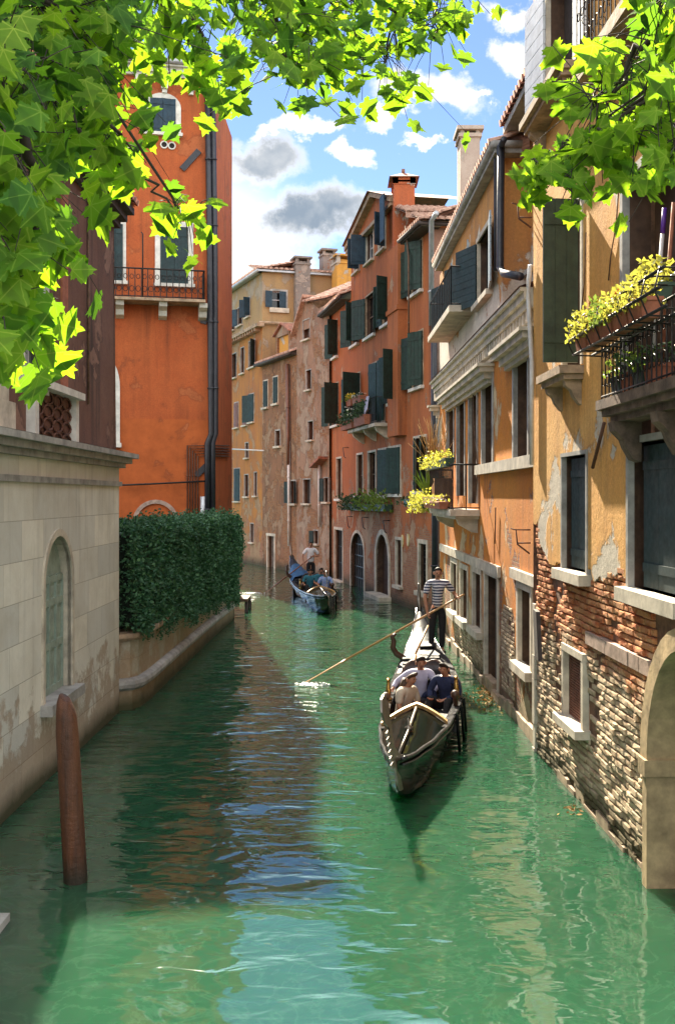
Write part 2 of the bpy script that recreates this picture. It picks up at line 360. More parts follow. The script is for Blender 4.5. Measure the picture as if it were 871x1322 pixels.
def tiles(mb, p0, p1, up, length, pitch=0.2, r=0.085):
    """a pan-tile slope: rows of half-round tiles from the eave p0-p1 up the slope"""
    p0, p1, up = Vector(p0), Vector(p1), Vector(up).normalized(); n = max(1, int((p1 - p0).length / pitch)); e = (p1 - p0) / n
    nm = e.cross(up).normalized(); nm = nm if nm.z > 0 else -nm
    ed = e.normalized()
    mb.face([p0, p1, p1 + up * length, p0 + up * length]); mb.face([p0 - nm * .05, p0 + up * length - nm * .05, p1 + up * length - nm * .05, p1 - nm * .05])
    rows = max(1, int(length / 0.38))
    for i in range(n):
        b = p0 + e * (i + .5)
        for k in range(rows):
            if k > 6: break
            j = rnd.uniform(-.012, .012); sp = length / rows if rows <= 7 else .38
            st = b + up * (k * sp - .05) + ed * j; en = st + up * ((sp + .06) if k < 6 or rows <= 7 else length - k * sp)
            V = []
            for q, rr, lift in ((st, r, .028), (en, r * .82, .0)):
                V += [q + nm * lift + rr * (math.cos(x) * ed + math.sin(x) * nm) for x in (0, .52, 1.05, 1.57, 2.09, 2.62, 3.14)]
            mb.mesh(V, [(x, x + 1, x + 8, x + 7) for x in range(6)] + [(6, 5, 4, 3, 2, 1, 0)], 0, True)
def leafy(mb, c, rad, n, size, mi=(0,), hollow=0.5, rng=rnd, flat=False, up=0.0):
    """many small folded leaves through a blob"""
    c = Vector(c)
    for _ in range(n):
        while True:
            q = Vector((rng.uniform(-1, 1), rng.uniform(-1, 1), rng.uniform(-1, 1)))
            if hollow * hollow < q.length_squared < 1: break
        p = c + Vector((q.x * rad[0], q.y * rad[1], q.z * rad[2]))
        leaf1(mb, p, size * rng.uniform(.6, 1.3), rng, rng.choice(mi), q)
def leaf1(mb, p, s, rng, mi=0, out=None):
    d = Vector((rng.gauss(0, 1), rng.gauss(0, 1), rng.gauss(0, .8)))
    if out is not None: d += Vector(out) * 1.2
    d.normalize(); sd = d.cross(Vector((rng.gauss(0, 1), rng.gauss(0, 1), rng.gauss(0, 1)))).normalized(); nn = d.cross(sd)
    a, b, e = p - d * s * .5, p + d * s * .5, nn * s * .12
    V = [a, p + sd * s * .3 + e, b, p - sd * s * .3 + e]
    mb.mesh(V, [(0, 1, 2), (0, 2, 3)], mi, False)
# ------------------------------------------------------------------ materials
M = {}
M['stone'] = simple('istrian stone', (0.54, 0.48, 0.385), 0.7, var=0.35, scale=3, bmp=0.3)
M['white_stone'] = simple('white stone', (0.66, 0.64, 0.58), 0.65, var=0.25, scale=3, bmp=0.25)
M['grey_stone'] = simple('grey stone', (0.34, 0.33, 0.31), 0.75, var=0.4, scale=3, bmp=0.3)
M['dirty_stone'] = simple('sooty stone', (0.36, 0.26, 0.17), 0.8, var=0.5, scale=4, bmp=0.5)
M['pink_stone'] = simple('pinkish stone', (0.42, 0.30, 0.24), 0.75, var=0.4, scale=5, bmp=0.4)
M['dark_glass'] = simple('dark window glass', (0.010, 0.013, 0.016), 0.12, var=0.3, scale=2, bmp=0.0)
M['dark_room'] = simple('dark interior', (0.020, 0.014, 0.011), 0.8, var=0.5, scale=2, bmp=0.0)
M['brown_room'] = simple('shuttered brown interior', (0.055, 0.028, 0.018), 0.75, var=0.4, scale=2, bmp=0.0)
M['reveal'] = simple('dark timber lining', (0.085, 0.045, 0.026), 0.8, var=0.5, scale=4, bmp=0.3)
M['sheen_shutter'] = simple('teal boards with painted sheen', (0.34, 0.42, 0.48), 0.5, var=0.25, scale=5)  # teal boards made paler, grazing sun sheen put into the colour
M['curtain'] = simple('pale curtain', (0.42, 0.36, 0.28), 0.9, var=0.3, scale=4, bmp=0.2)
M['blue_shutter'] = simple('blue painted boards', (0.012, 0.040, 0.066), 0.65, var=0.35, scale=5)
M['teal_shutter'] = simple('teal painted boards', (0.008, 0.030, 0.034), 0.65, var=0.35, scale=5)
M['green_shutter'] = simple('green painted boards', (0.008, 0.032, 0.024), 0.65, var=0.4, scale=5)
M['olive_shutter'] = simple('olive painted board', (0.035, 0.055, 0.030), 0.5, var=0.4, scale=5)
M['brown_shutter'] = simple('brown painted boards', (0.16, 0.06, 0.035), 0.6, var=0.3, scale=5)
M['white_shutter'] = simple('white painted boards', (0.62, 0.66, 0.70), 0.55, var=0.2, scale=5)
M['sage_door'] = simple('sage green door paint', (0.28, 0.35, 0.29), 0.6, var=0.25, scale=4)
M['old_door'] = simple('weathered door boards', (0.12, 0.10, 0.085), 0.8, var=0.5, scale=5, bmp=0.4)
M['dark_door'] = simple('dark door boards', (0.035, 0.028, 0.024), 0.7, var=0.5, scale=5, bmp=0.3)
M['iron'] = simple('black wrought iron', (0.015, 0.014, 0.014), 0.5, metal=0.3, var=0.4, scale=12)
M['dark_iron'] = simple('dark painted pipe', (0.022, 0.024, 0.032), 0.45, var=0.3, scale=6)
M['rust_iron'] = simple('rusty iron', (0.10, 0.045, 0.028), 0.8, var=0.5, scale=12, bmp=0.4)
M['zinc'] = simple('zinc pipe', (0.45, 0.47, 0.50), 0.4, metal=0.4, var=0.2, scale=5)
M['white_pipe'] = simple('pale pipe', (0.60, 0.60, 0.60), 0.5, var=0.2, scale=5)
M['brown_pipe'] = simple('brown pipe', (0.14, 0.06, 0.035), 0.5, var=0.3, scale=5)
M['tile'] = simple('clay roof tile', (0.30, 0.12, 0.075), 0.85, var=0.55, scale=5, bmp=0.5, c2=(0.15, 0.085, 0.065))
M['pale_tile'] = simple('lichened roof tile', (0.42, 0.27, 0.20), 0.85, var=0.5, scale=5, bmp=0.5, c2=(0.22, 0.12, 0.09))
M['terracotta'] = simple('terracotta', (0.34, 0.12, 0.065), 0.8, var=0.3, scale=8)
M['green_plastic'] = simple('dark green trough', (0.03, 0.07, 0.05), 0.5, var=0.3, scale=8)
M['wood'] = simple('weathered wood', (0.13, 0.075, 0.045), 0.75, var=0.5, scale=7, bmp=0.4)
M['grille'] = simple('rust red grille', (0.17, 0.065, 0.04), 0.7, var=0.3, scale=8)
M['lattice'] = simple('carved brown lattice', (0.12, 0.05, 0.03), 0.7, var=0.4, scale=8)
M['eave_wood'] = simple('dark eave boards', (0.06, 0.045, 0.04), 0.8, var=0.4, scale=4)

M['orange_wall'] = plaster('red orange render', (0.50, 0.130, 0.042), (0.45, 0.105, 0.034), (0.16, 0.05, 0.025), (0.44, 0.13, 0.05), patch_amt=-0.02, brick_amt=-0.4, relief=0.25, streak=0.55, upper=(6.35, (0.50, 0.125, 0.035), 0.03), low_amt=0.0)
M['orange_side'] = plaster('red orange side render', (0.56, 0.155, 0.05), (0.48, 0.125, 0.042), (0.15, 0.05, 0.025), (0.40, 0.13, 0.05), patch_amt=0.0, brick_amt=-0.4, relief=0.25, streak=0.5)
M['brown_wall'] = plaster('brown render', (0.21, 0.115, 0.085), (0.17, 0.085, 0.062), (0.06, 0.042, 0.036), (0.26, 0.15, 0.11), patch_amt=0.05, brick_amt=-0.4, relief=0.3, streak=0.95, low_amt=0.0)
M['red_wall'] = plaster('salmon red render', (0.46, 0.155, 0.056), (0.40, 0.125, 0.046), (0.17, 0.07, 0.038), (0.40, 0.26, 0.17), patch_amt=-0.15, brick_amt=0.0, low=(0.2, 5.6), low_amt=0.75, relief=0.5, streak=0.75)
M['red_side'] = plaster('red side render with painted shade', (0.34, 0.20, 0.15), (0.30, 0.165, 0.12), (0.15, 0.09, 0.07), (0.36, 0.25, 0.2), patch_amt=0.15, brick_amt=0.0, relief=0.4)  # red render made greyer, the side wall's shade put into its colour
M['ochre_far'] = plaster('far ochre render', (0.46, 0.20, 0.045), (0.36, 0.15, 0.055), (0.17, 0.11, 0.075), (0.33, 0.22, 0.13), patch_amt=0.1, brick_amt=0.05, low=(0.3, 4.8), low_amt=0.4, relief=0.5, streak=0.8)
M['ochre_top'] = plaster('ochre attic render', (0.40, 0.27, 0.12), (0.34, 0.235, 0.13), (0.20, 0.15, 0.10), (0.33, 0.27, 0.2), patch_amt=0.2, brick_amt=-0.1, relief=0.4)
M['brick_house'] = plaster('flaking brown render', (0.29, 0.15, 0.085), (0.22, 0.12, 0.07), (0.10, 0.06, 0.04), (0.30, 0.20, 0.13), patch_amt=0.25, brick_amt=0.45, low=(0.3, 5.0), low_amt=0.2, relief=0.9, streak=0.9, brick=((0.25, 0.09, 0.03), (0.36, 0.17, 0.07)))
M['grey_brick'] = plaster('grey flaking render', (0.36, 0.22, 0.15), (0.29, 0.18, 0.125), (0.18, 0.125, 0.10), (0.33, 0.25, 0.19), patch_amt=0.35, brick_amt=0.35, low_amt=0.1, relief=0.9, streak=0.8, brick=((0.26, 0.10, 0.04), (0.36, 0.19, 0.09)))
M['amber_wall'] = plaster('amber render', (0.66, 0.25, 0.035), (0.62, 0.20, 0.030), (0.30, 0.14, 0.06), (0.60, 0.45, 0.27), patch_amt=-0.1, brick_amt=-0.05, low=(0.6, 4.2), low_amt=0.5, relief=0.75, streak=0.85)
M['amber_upper'] = plaster('pale grey and amber render', (0.60, 0.30, 0.09), (0.52, 0.25, 0.09), (0.28, 0.16, 0.09), (0.60, 0.55, 0.47), patch_amt=0.0, brick_amt=-0.8, low=(7.0, 9.0), low_amt=0.75, relief=0.6, streak=0.9)
M['yellow_wall'] = plaster('straw yellow render', (0.72, 0.43, 0.145), (0.70, 0.35, 0.095), (0.38, 0.20, 0.075), (0.56, 0.50, 0.41), patch_amt=-0.08, brick_amt=-0.6, low=(2.6, 5.0), low_amt=0.42, relief=0.9, streak=0.75)
M['mortar'] = simple('crumbling mortar bed', (0.20, 0.10, 0.06), 0.95, var=0.6, scale=5, bmp=0.8, c2=(0.10, 0.055, 0.035))
M['ashlar'] = ashlar('pale ashlar', (0.82, 0.79, 0.68), (0.60, 0.60, 0.55))
M['garden_stone'] = ashlar('mossy garden wall', (0.36, 0.31, 0.22), (0.29, 0.26, 0.19), 0.9, 0.45)
M['plain_orange'] = plaster('bright orange chimney render', (0.50, 0.14, 0.055), (0.44, 0.115, 0.045), (0.24, 0.09, 0.05), patch_amt=0.05, brick_amt=-0.4, low_amt=0, relief=0.3)
M['plain_yellow'] = plaster('yellow chimney render', (0.62, 0.33, 0.075), (0.58, 0.29, 0.06), (0.36, 0.19, 0.06), patch_amt=0.0, brick_amt=-0.4, low_amt=0, relief=0.3)
M['grey_render'] = plaster('grey chimney render', (0.27, 0.235, 0.215), (0.23, 0.20, 0.185), (0.12, 0.10, 0.09), (0.34, 0.28, 0.24), patch_amt=0.3, brick_amt=0.05, low_amt=0, relief=0.6, scale=2)
M['pale_render'] = plaster('pale chimney render', (0.48, 0.43, 0.37), (0.42, 0.36, 0.31), (0.25, 0.19, 0.15), patch_amt=0.15, brick_amt=-0.3, low_amt=0, relief=0.4, scale=2)

def leaf_mat(name, c1, c2, tr=0.5, trc=None, spec=.35):
    m, t, p = new_mat(name); o, uv = coords(t)
    n = nz(t, o, 9.0, 3)
    col = mixc(t, mr(t, n, 0.35, 0.65), c1, c2)
    setp(t, p, Base_Color=col, Roughness=0.5, Specular_IOR_Level=spec)
    if tr:
        tl = node(t, 'ShaderNodeBsdfTranslucent', {0: mixc(t, mr(t, n, 0.35, 0.65), trc or c1, tuple(x * 0.75 for x in (trc or c2)))})
        mx = node(t, 'ShaderNodeMixShader', {0: tr, 1: p.outputs[0], 2: tl.outputs[0]})
        t.links.new(mx.outputs[0], t.nodes['Material Output'].inputs[0])
    return m
M['hedge_leaf'] = leaf_mat('dark hedge leaf', (0.020, 0.078, 0.042), (0.065, 0.165, 0.075), 0.2, (0.05, 0.14, 0.03))
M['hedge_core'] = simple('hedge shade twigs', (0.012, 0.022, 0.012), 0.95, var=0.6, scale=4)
M['pot_leaf'] = leaf_mat('pot plant leaf', (0.10, 0.17, 0.03), (0.20, 0.26, 0.05), 0.4, (0.30, 0.42, 0.06))
M['yellow_leaf'] = leaf_mat('yellow green plant', (0.26, 0.30, 0.05), (0.46, 0.42, 0.10), 0.45, (0.60, 0.58, 0.08))
M['dark_leaf'] = leaf_mat('dark pot plant leaf', (0.03, 0.07, 0.03), (0.06, 0.11, 0.04), 0.2)
M['yellow_flower'] = simple('yellow petals', (0.75, 0.55, 0.06), 0.7, var=0.2)
M['orange_flower'] = simple('orange petals', (0.60, 0.20, 0.04), 0.7, var=0.3)
M['white_flower'] = simple('white petals', (0.7, 0.68, 0.62), 0.7, var=0.2)
M['dry_grass'] = simple('dry straw stems', (0.42, 0.24, 0.08), 0.9, var=0.3)

# ------------------------------------------------------------------ the setting: water, ground, quays
def water_mat():
    m, t, p = new_mat('canal water'); o, uv = coords(t)
    x, y, z = sep(t, o)
    murk = nz(t, o, 0.22, 5, 0.6, 0.6)
    col = mixc(t, mr(t, murk, 0.3, 0.7), (0.014, 0.056, 0.029), (0.022, 0.079, 0.041))
    # faint scum swirls
    sw = nz(t, o, 1.1, 6, 0.6, 2.2)
    col = mixc(t, mth(t, 'MULTIPLY', mr(t, mth(t, 'ABSOLUTE', mth(t, 'SUBTRACT', sw, 0.5)), 0.03, 0.0), 0.10), col, (0.10, 0.22, 0.13))
    setp(t, p, Base_Color=col, Roughness=0.025, IOR=1.65, Specular_IOR_Level=0.5, Subsurface_Weight=0.85, Subsurface_Radius=(0.25, 1.0, 0.55), Subsurface_Scale=0.45); p.subsurface_method = 'BURLEY'
    w1 = node(t, 'ShaderNodeTexNoise', {'Vector': mapping(t, o, (0.55, 0.9, 1), rot=(0, 0, R(8))), 'Scale': 1.0, 'Detail': 2.0, 'Roughness': 0.45, 'Distortion': 0.3}).outputs[0]
    w2 = node(t, 'ShaderNodeTexNoise', {'Vector': mapping(t, o, (1.3, 2.6, 1), rot=(0, 0, R(-6))), 'Scale': 1.6, 'Detail': 2.0, 'Roughness': 0.5, 'Distortion': 0.5}).outputs[0]
    far = mr(t, y, 7.0, 18.0, 0.16, 1.05)
    h = mth(t, 'ADD', mth(t, 'MULTIPLY', w1, mr(t, y, 7.0, 18.0, 0.055, 0.10)), mth(t, 'MULTIPLY', mth(t, 'MULTIPLY', w2, 0.035), far))
    b = node(t, 'ShaderNodeBump', {'Height': h, 'Strength': 1.0, 'Distance': 1.0})
    t.links.new(b.outputs[0], p.inputs['Normal'])
    return m
mb = MB(); mb.face([(-400, -200, 0), (400, -200, 0), (400, 900, 0), (-400, 900, 0)])
tag(mb.build('canal_water', water_mat(), origin=(0, 0, 0)), kind='structure')
M['paving'] = simple('stone paving', (0.30, 0.28, 0.25), 0.85, var=0.3, scale=2)
mb = MB(); mb.box((-14, -25, -1), (-1.9, 3.0, 1.1)); mb.box((3.2, -25, -1), (14, 3.0, 1.1)); tag(mb.build('quay', M['paving'], origin=(0, 0, 0)), kind='structure')
mb = MB(); mb.box((-14, 18.4, -1), (-4.3, 33.2, 1.1)); tag(mb.build('garden_ground', simple('garden soil', (0.09, 0.075, 0.05), 0.95), origin=(0, 0, 0)), kind='structure')

def shell(bld, fac, a0, a1, z, depth, mat, roofm, back=True, pitch=0.35, ov=0.0):
    """side and back walls, so that the house is a body from any side"""
    mb = MB()
    for a in (a0, a1):
        mb.face([fac.W(a, -.5, 0), fac.W(a, z, 0), fac.W(a, z, -depth), fac.W(a, -.5, -depth)], [(0, 0), (0, z), (depth, z), (depth, 0)])
    mb.face([fac.W(a0, -.5, -depth), fac.W(a0, z, -depth), fac.W(a1, z, -depth), fac.W(a1, -.5, -depth)])
    return mb.build('wall', mat, bld)
def flat_roof(bld, fac, a0, a1, z, depth, mat, rise=1.2):
    mb = MB(); m = depth / 2
    mb.face([fac.W(a0, z, 0), fac.W(a1, z, 0), fac.W(a1, z + rise, -m), fac.W(a0, z + rise, -m)])
    mb.face([fac.W(a0, z, -depth), fac.W(a1, z, -depth), fac.W(a1, z + rise, -m), fac.W(a0, z + rise, -m)])
    for a in (a0, a1): mb.face([fac.W(a, z, 0), fac.W(a, z, -depth), fac.W(a, z + rise, -m)])
    return mb.build('roof', mat, bld)
def chimney(bld, fac, px0, px1, ytop, ybot, d, mat, cap='flat', deep=None, roofm=None):
    a0, a1, z0, z1 = fac.rect(px0, ytop, px1, ybot, d)
    mb = MB(); w = a1 - a0; dp = deep or w; hc = w * 0.55
    fac.box(mb, a0, a1, z0 - .8, z1 - hc, d - dp, d)
    if cap == 'flat':
        fac.box(mb, a0 - .05, a1 + .05, z1 - hc, z1 - hc + .1, d - dp - .05, d + .05)
        e = w * .2
        for (b0, b1) in ((a0, a0 + e), (a1 - e, a1)):
            for (e0, e1) in ((d - dp, d - dp + e), (d - e, d)): fac.box(mb, b0, b1, z1 - hc + .1, z1 - .1, e0, e1)
        fac.box(mb, a0 + e * .6, a1 - e * .6, z1 - hc + .1, z1 - hc + .1 + (hc - .2) * .45, d - dp + e * .6, d - e * .6)
        fac.box(mb, a0 - .1, a1 + .1, z1 - .1, z1, d - dp - .1, d + .1)
    ch = mb.build('chimney', mat, bld)
    if cap == 'gable':
        c2 = MB(); e = w * .22
        for (b0, b1) in ((a0 - .03, a0 + e), (a1 - e, a1 + .03)):
            for (e0, e1) in ((d - dp - .03, d - dp + e), (d - e, d + .03)): fac.box(c2, b0, b1, z1 - hc, z1 - .18, e0, e1)
        fac.box(c2, a0 - .03, a1 + .03, z1 - hc - .02, z1 - hc + .12, d - dp - .03, d + .03); fac.box(c2, a0 - .03, a1 + .03, z1 - .35, z1 - .18, d - dp - .03, d + .03)
        c2.build('chimney_head', mat, ch)
        r = MB(); m = (a0 + a1) / 2; ap = fac.W(m, z1 + w * .2, d - dp / 2); o = .16
        q = [fac.W(a0 - o, z1 - .19, d + o), fac.W(a1 + o, z1 - .19, d + o), fac.W(a1 + o, z1 - .19, d - dp - o), fac.W(a0 - o, z1 - .19, d - dp - o)]
        for k in range(4): r.face([q[k], q[(k + 1) % 4], ap])
        r.face(list(reversed(q))); r.tube([ap - Vector((0, 0, .05)), ap + Vector((0, 0, .12))], .07, 6)
        r.build('chimney_roof', roofm or M['tile'], ch)
    return ch

# ------------------------------------------------------------------ straw-yellow house, near right
E = Fac((2.935, 15.5), (3.10, 9.6)); LE = E.L
eh = thing('house', 'straw yellow house on the right with bare eroded brick along its foot', 'house', (3.2, 12, 0))
e_w1 = E.rect(726, 588, 757, 738); e_w2 = E.rect(812, 568, 880, 768); e_v = E.rect(729, 846, 752, 932)
e_up = E.rect(727, 268, 750, 476); e_up2 = E.rect(706, -60, 745, 118); e_dr = E.rect(806, 190, 905, 560)
XA0 = E.P(847, 950)[0]
archE = (XA0, LE + 1.6, -0.6, 2.45, 1.2)
e_ops = [e_w1, e_w2, e_v, e_up, e_up2, e_dr]
ZB = 3.45
mb = MB()
E.wall(mb, 0, LE + 2.2, ZB, 12.5, [o for o in e_ops if o[3] > ZB], 0.28)
# ragged lower edge of the render, standing 4 cm proud of the bared brick
step = 0.03; n = int((LE + 2.2) / step)
def ragged(a):
    b = 3.25 - 0.35 * min(1, a / 1.0) if a > .32 else 3.42
    return b + 0.16 * (noise.noise(Vector((a * 1.3, 3, 1)))) + 0.09 * noise.noise(Vector((a * 5, 9, 4))) + 0.04 * noise.noise(Vector((a * 17, 2, 7)))
prev = None
for k in range(n):
    a, b = k * step, (k + 1) * step; za, zb = ragged(a), ragged(b); m_ = (a + b) / 2
    if any(o[0] < m_ < o[1] and o[2] < ZB for o in (e_w1, e_w2)): continue
    mb.face([E.W(a, za), E.W(b, zb), E.W(b, ZB), E.W(a, ZB)], [(a, za), (b, zb), (b, ZB), (a, ZB)])
    mb.face([E.W(a, za, -.05), E.W(b, zb, -.05), E.W(b, zb), E.W(a, za)], [(a, za - .05), (b, zb - .05), (b, zb), (a, za)])
mb.build('wall', [M['yellow_wall'], M['reveal']], eh)
# bared brick: a recessed mortar bed and every brick modelled in its own worn shape
mb = MB()
F2 = Fac(tuple(E.W(0, 0, -.06))[:2], tuple(E.W(LE, 0, -.06))[:2])
F2.wall(mb, 0, LE + 2.2, -.8, 3.6, [e_w1, e_w2, e_v, (archE[0] - .06, archE[1] + .06, -.7, archE[3] + .06, archE[4] + .06)], 0.3)
mb.face([E.W(0, -.6), E.W(0, 12.5), E.W(0, 12.5, -8), E.W(0, -.6, -8)]); mb.face([E.W(0, 12.5), E.W(LE + 2.2, 12.5), E.W(LE + 2.2, 12.5, -8), E.W(0, 12.5, -8)])
mb.face([E.W(LE + 2.2, -.6), E.W(LE + 2.2, 12.5), E.W(LE + 2.2, 12.5, -8), E.W(LE + 2.2, -.6, -8)])
mb.build('mortar_bed', [M['mortar'], M['reveal']], eh)
def brick_mat():
    m, t, p = new_mat('worn brick'); o, uv = coords(t); z = sep(t, o)[2]
    ri = node(t, 'ShaderNodeTexNoise', {'Vector': mapping(t, o, (2.2, 2.2, 7.0)), 'Scale': 2.0, 'Detail': 1.0}).outputs[0]
    f = nz(t, o, 30, 6, 0.7); b = nz(t, o, 1.1, 5, 0.6)
    red = mixc(t, mr(t, ri, 0.35, 0.65), (0.40, 0.12, 0.045), (0.52, 0.25, 0.11))
    pale = mixc(t, mr(t, ri, 0.35, 0.65), (0.36, 0.25, 0.155), (0.55, 0.44, 0.30))
    hgt = mth(t, 'ADD', z, mth(t, 'MULTIPLY', mth(t, 'SUBTRACT', b, 0.5), 1.6))
    col = mixc(t, mr(t, hgt, 1.75, 2.05), pale, red)
    col = mixc(t, mr(t, f, 0.5, 0.75, 0, 0.6), col, (0.55, 0.45, 0.34))
    col = mixc(t, mr(t, f, 0.42, 0.25, 0, 0.6), col, (0.10, 0.06, 0.04))
    col = mixc(t, mr(t, z, 0.42, 0.16, 0, 0.9), col, (0.05, 0.045, 0.02))
    setp(t, p, Base_Color=col, Roughness=0.92, Specular_IOR_Level=0.2)
    bump(t, p, mth(t, 'ADD', f, nz(t, o, 9, 4)), 0.7, 0.02)
    return m
M['worn_brick'] = brick_mat()
mb = MB(); brs = random.Random(3)
def brick_field(mb, fac, a0, a1, z0, z1, holes, base=-.05, rough=1.0, keep=None):
    rows = int((z1 - z0) / 0.078); h = 0.064
    for r in range(rows):
        z = z0 + r * 0.078; a = a0 - (0.13 if r % 2 else 0)
        while a < a1:
            l = brs.choice((0.25, 0.25, 0.25, 0.125, 0.19)); b0, b1 = max(a, a0), min(a + l, a1); a += l + 0.013
            if b1 - b0 < .05: continue
            c, zc = (b0 + b1) / 2, z + h / 2
            if any(o[0] - .14 < c < o[1] + .14 and o[2] - .1 < zc < o[3] + .1 for o in holes): continue
            if keep and not keep(c, zc): continue
            er = noise.noise(Vector((c * 1.1, zc * 1.7, 5))) + .55 * noise.noise(Vector((c * 4, zc * 5, 8)))
            if er < -.42 and brs.random() < .75: continue
            d = base + .035 + .040 * er * rough + brs.uniform(-.012, .012) * rough
            if d < base + .006: d = base + .006
            j = lambda s: brs.uniform(-s, s)
            V = []
            for sa in (0, 1):
                for sz in (0, 1):
                    V.append(fac.W((b0, b1)[sa], (z, z + h)[sz], base - .03))
            e = 0.006 * rough
            ring = []
            for (sa, sz) in ((0, 0), (1, 0), (1, 1), (0, 1)):
                V.append(fac.W((b0, b1)[sa] + j(e) , (z, z + h)[sz] + j(e * .6), d - .012 + j(.004)))
            for (sa, sz) in ((0, 0), (1, 0), (1, 1), (0, 1)):
                V.append(fac.W((b0 + .008, b1 - .008)[sa] + j(e), (z + .006, z + h - .006)[sz] + j(e * .5), d + j(.005) * rough))
            V.append(fac.W(c + j(.03), zc + j(.006), d + .004 + j(.006) * rough))
            # verts: 0 00,1 01,2 10,3 11 back ; 4..7 ring ; 8..11 front ; 12 mid
            bk = (0, 2, 3, 1)
            Fc = []
            for k in range(4):
                k2 = (k + 1) % 4
                Fc += [(bk[k], bk[k2], 4 + k2, 4 + k), (4 + k, 4 + k2, 8 + k2, 8 + k), (8 + k, 8 + k2, 12)]
            mb.mesh(V, Fc, 0, False)
brick_field(mb, E, 0.17, XA0 - .16, 0.0, 3.45, [e_w1, e_w2, e_v], keep=lambda a, z: z < ragged(a) + .03)
mb.build('brickwork', M['worn_brick'], eh)
# quoin strip of pale stone at the far corner, foot stones
mb = MB(); z = -.4
while z < 2.2:
    hgt = brs.uniform(.35, .7); E.box(mb, 0.0, 0.15 + brs.uniform(-.015, .015), z, min(z + hgt - .008, 2.2), -.1, .012 + brs.uniform(-.006, .01)); z += hgt
mb.build('corner_stones', M['stone'], eh)
mb = MB(); a = .16
while a < XA0 - .3:
    l = brs.uniform(.22, .6); E.box(mb, a, a + l - .02, -.4, brs.uniform(.02, .15), -.1, brs.uniform(-.03, .02)); a += l
mb.build('foot_stones', M['dirty_stone'], eh)
mb = MB(); a = E.P(757, 848)[0]   # pinkish string course beside the vent
while a < XA0 - .05:
    l = brs.uniform(.3, .5); E.box(mb, a, min(a + l - .008, XA0 - .05), 2.02 + brs.uniform(-.01, .01), 2.17, -.1, .012 + brs.uniform(0, .012)); a += l
mb.build('string_course', M['pink_stone'], eh)
# windows
ew = window(E, eh, e_w1, 0.05, 0.02, M['grey_stone'], M['dark_room'], depth=.25, sill=.13, sill_m=M['stone'])
shutter(E, ew, e_w1[1], (e_w1[1] - e_w1[0]) * .90, e_w1[2] + .03, e_w1[3] - .03, 1, True, M['teal_shutter'], 3, d=-.12)
ew = window(E, eh, e_w2, 0.07, 0.02, M['grey_stone'], M['dark_room'], depth=.25, sill=.14, sill_m=M['stone'])
shutter(E, ew, e_w2[1], (e_w2[1] - e_w2[0]) * .86, e_w2[2] + .03, e_w2[3] - .03, 1, True, M['teal_shutter'], 3, d=-.12)
window(E, eh, e_up, 0.08, 0.02, M['stone'], M['dark_room'], depth=.25, sill=0, sh=(None, 95), shm=M['olive_shutter'], planks=3)
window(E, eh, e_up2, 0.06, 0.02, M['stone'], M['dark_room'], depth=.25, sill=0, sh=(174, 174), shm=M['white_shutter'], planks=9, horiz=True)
dw = window(E, eh, e_dr, 0.09, 0.03, M['grey_stone'], M['brown_room'], depth=.35, sill=0, name='balcony_door')
v = window(E, eh, e_v, 0.09, 0.03, M['stone'], M['dark_room'], depth=.12, sill=.1, name='vent')
mb = MB()
for k in range(12):
    a = e_v[0] + (e_v[1] - e_v[0]) * (k + .5) / 12; E.box(mb, a - .008, a + .008, e_v[2], e_v[3], -.075, -.06)
for k in range(24):
    z = e_v[2] + (e_v[3] - e_v[2]) * (k + .5) / 24; E.box(mb, e_v[0], e_v[1], z - .011, z + .011, -.072, -.055)
mb.build('grille', M['grille'], v)
# bracketed sills of the two upper windows
def bracket_sill(fac, bld, a0, a1, z, proj, mat=None):
    mb = MB(); fac.box(mb, a0, a1, z - .1, z, -.02, proj); fac.box(mb, a0 + .04, a1 - .04, z - .17, z - .1, -.02, proj * .8)
    for a in (a0 + .12, a1 - .24):
        prof = [(0, z - .17), (proj * .7, z - .17), (proj * .66, z - .24), (proj * .42, z - .3), (proj * .34, z - .37), (.1 * proj, z - .46), (0, z - .48)]
        mb.prism([fac.W(a, q[1], q[0]) for q in prof], fac.u * .13)
    return mb.build('bracket_sill', mat or M['dirty_stone'], bld)
bracket_sill(E, eh, e_up[0] - .30, e_up[1] + .12, e_up[2] - .02, .30)
bracket_sill(E, eh, e_up2[0] - .32, e_up2[1] + .28, e_up2[2] - .02, .34)
# water-gate arch: stone jamb, imposts and arch ring standing proud
mb = MB(); jd = .10
zi = 1.25; pts = E.arc(archE[0], archE[1], archE[3], archE[4], 18)
E.box(mb, XA0 - .13, XA0 + .001, -.6, zi - .16, -.9, jd)
E.box(mb, XA0 - .17, XA0 + .03, zi - .16, zi, -.92, jd + .03)
rin, rout = pts, E.arc(archE[0] - .2, archE[1] + .2, archE[3] + .2, archE[4] + .2, 18)
for k in range(len(rin) - 1):
    i0, i1, o0, o1 = rin[k], rin[k + 1], rout[k], rout[k + 1]
    mb.face([E.W(*i0, jd), E.W(*i1, jd), E.W(*o1, jd), E.W(*o0, jd)]); mb.face([E.W(*o0, jd), E.W(*o1, jd), E.W(*o1, -.1), E.W(*o0, -.1)])
    mb.face([E.W(*i0, jd), E.W(*i1, jd), E.W(*i1, -.9), E.W(*i0, -.9)])
mb.build('arch_surround', simple('honey stone', (0.50, 0.36, 0.20), 0.8, var=0.45, scale=2.5, bmp=0.6), eh)
mb = MB(); E.quad(mb, XA0 - .2, LE + 2.2, -.6, 3.6, -.92); mb.build('gate_back', M['dark_room'], eh)
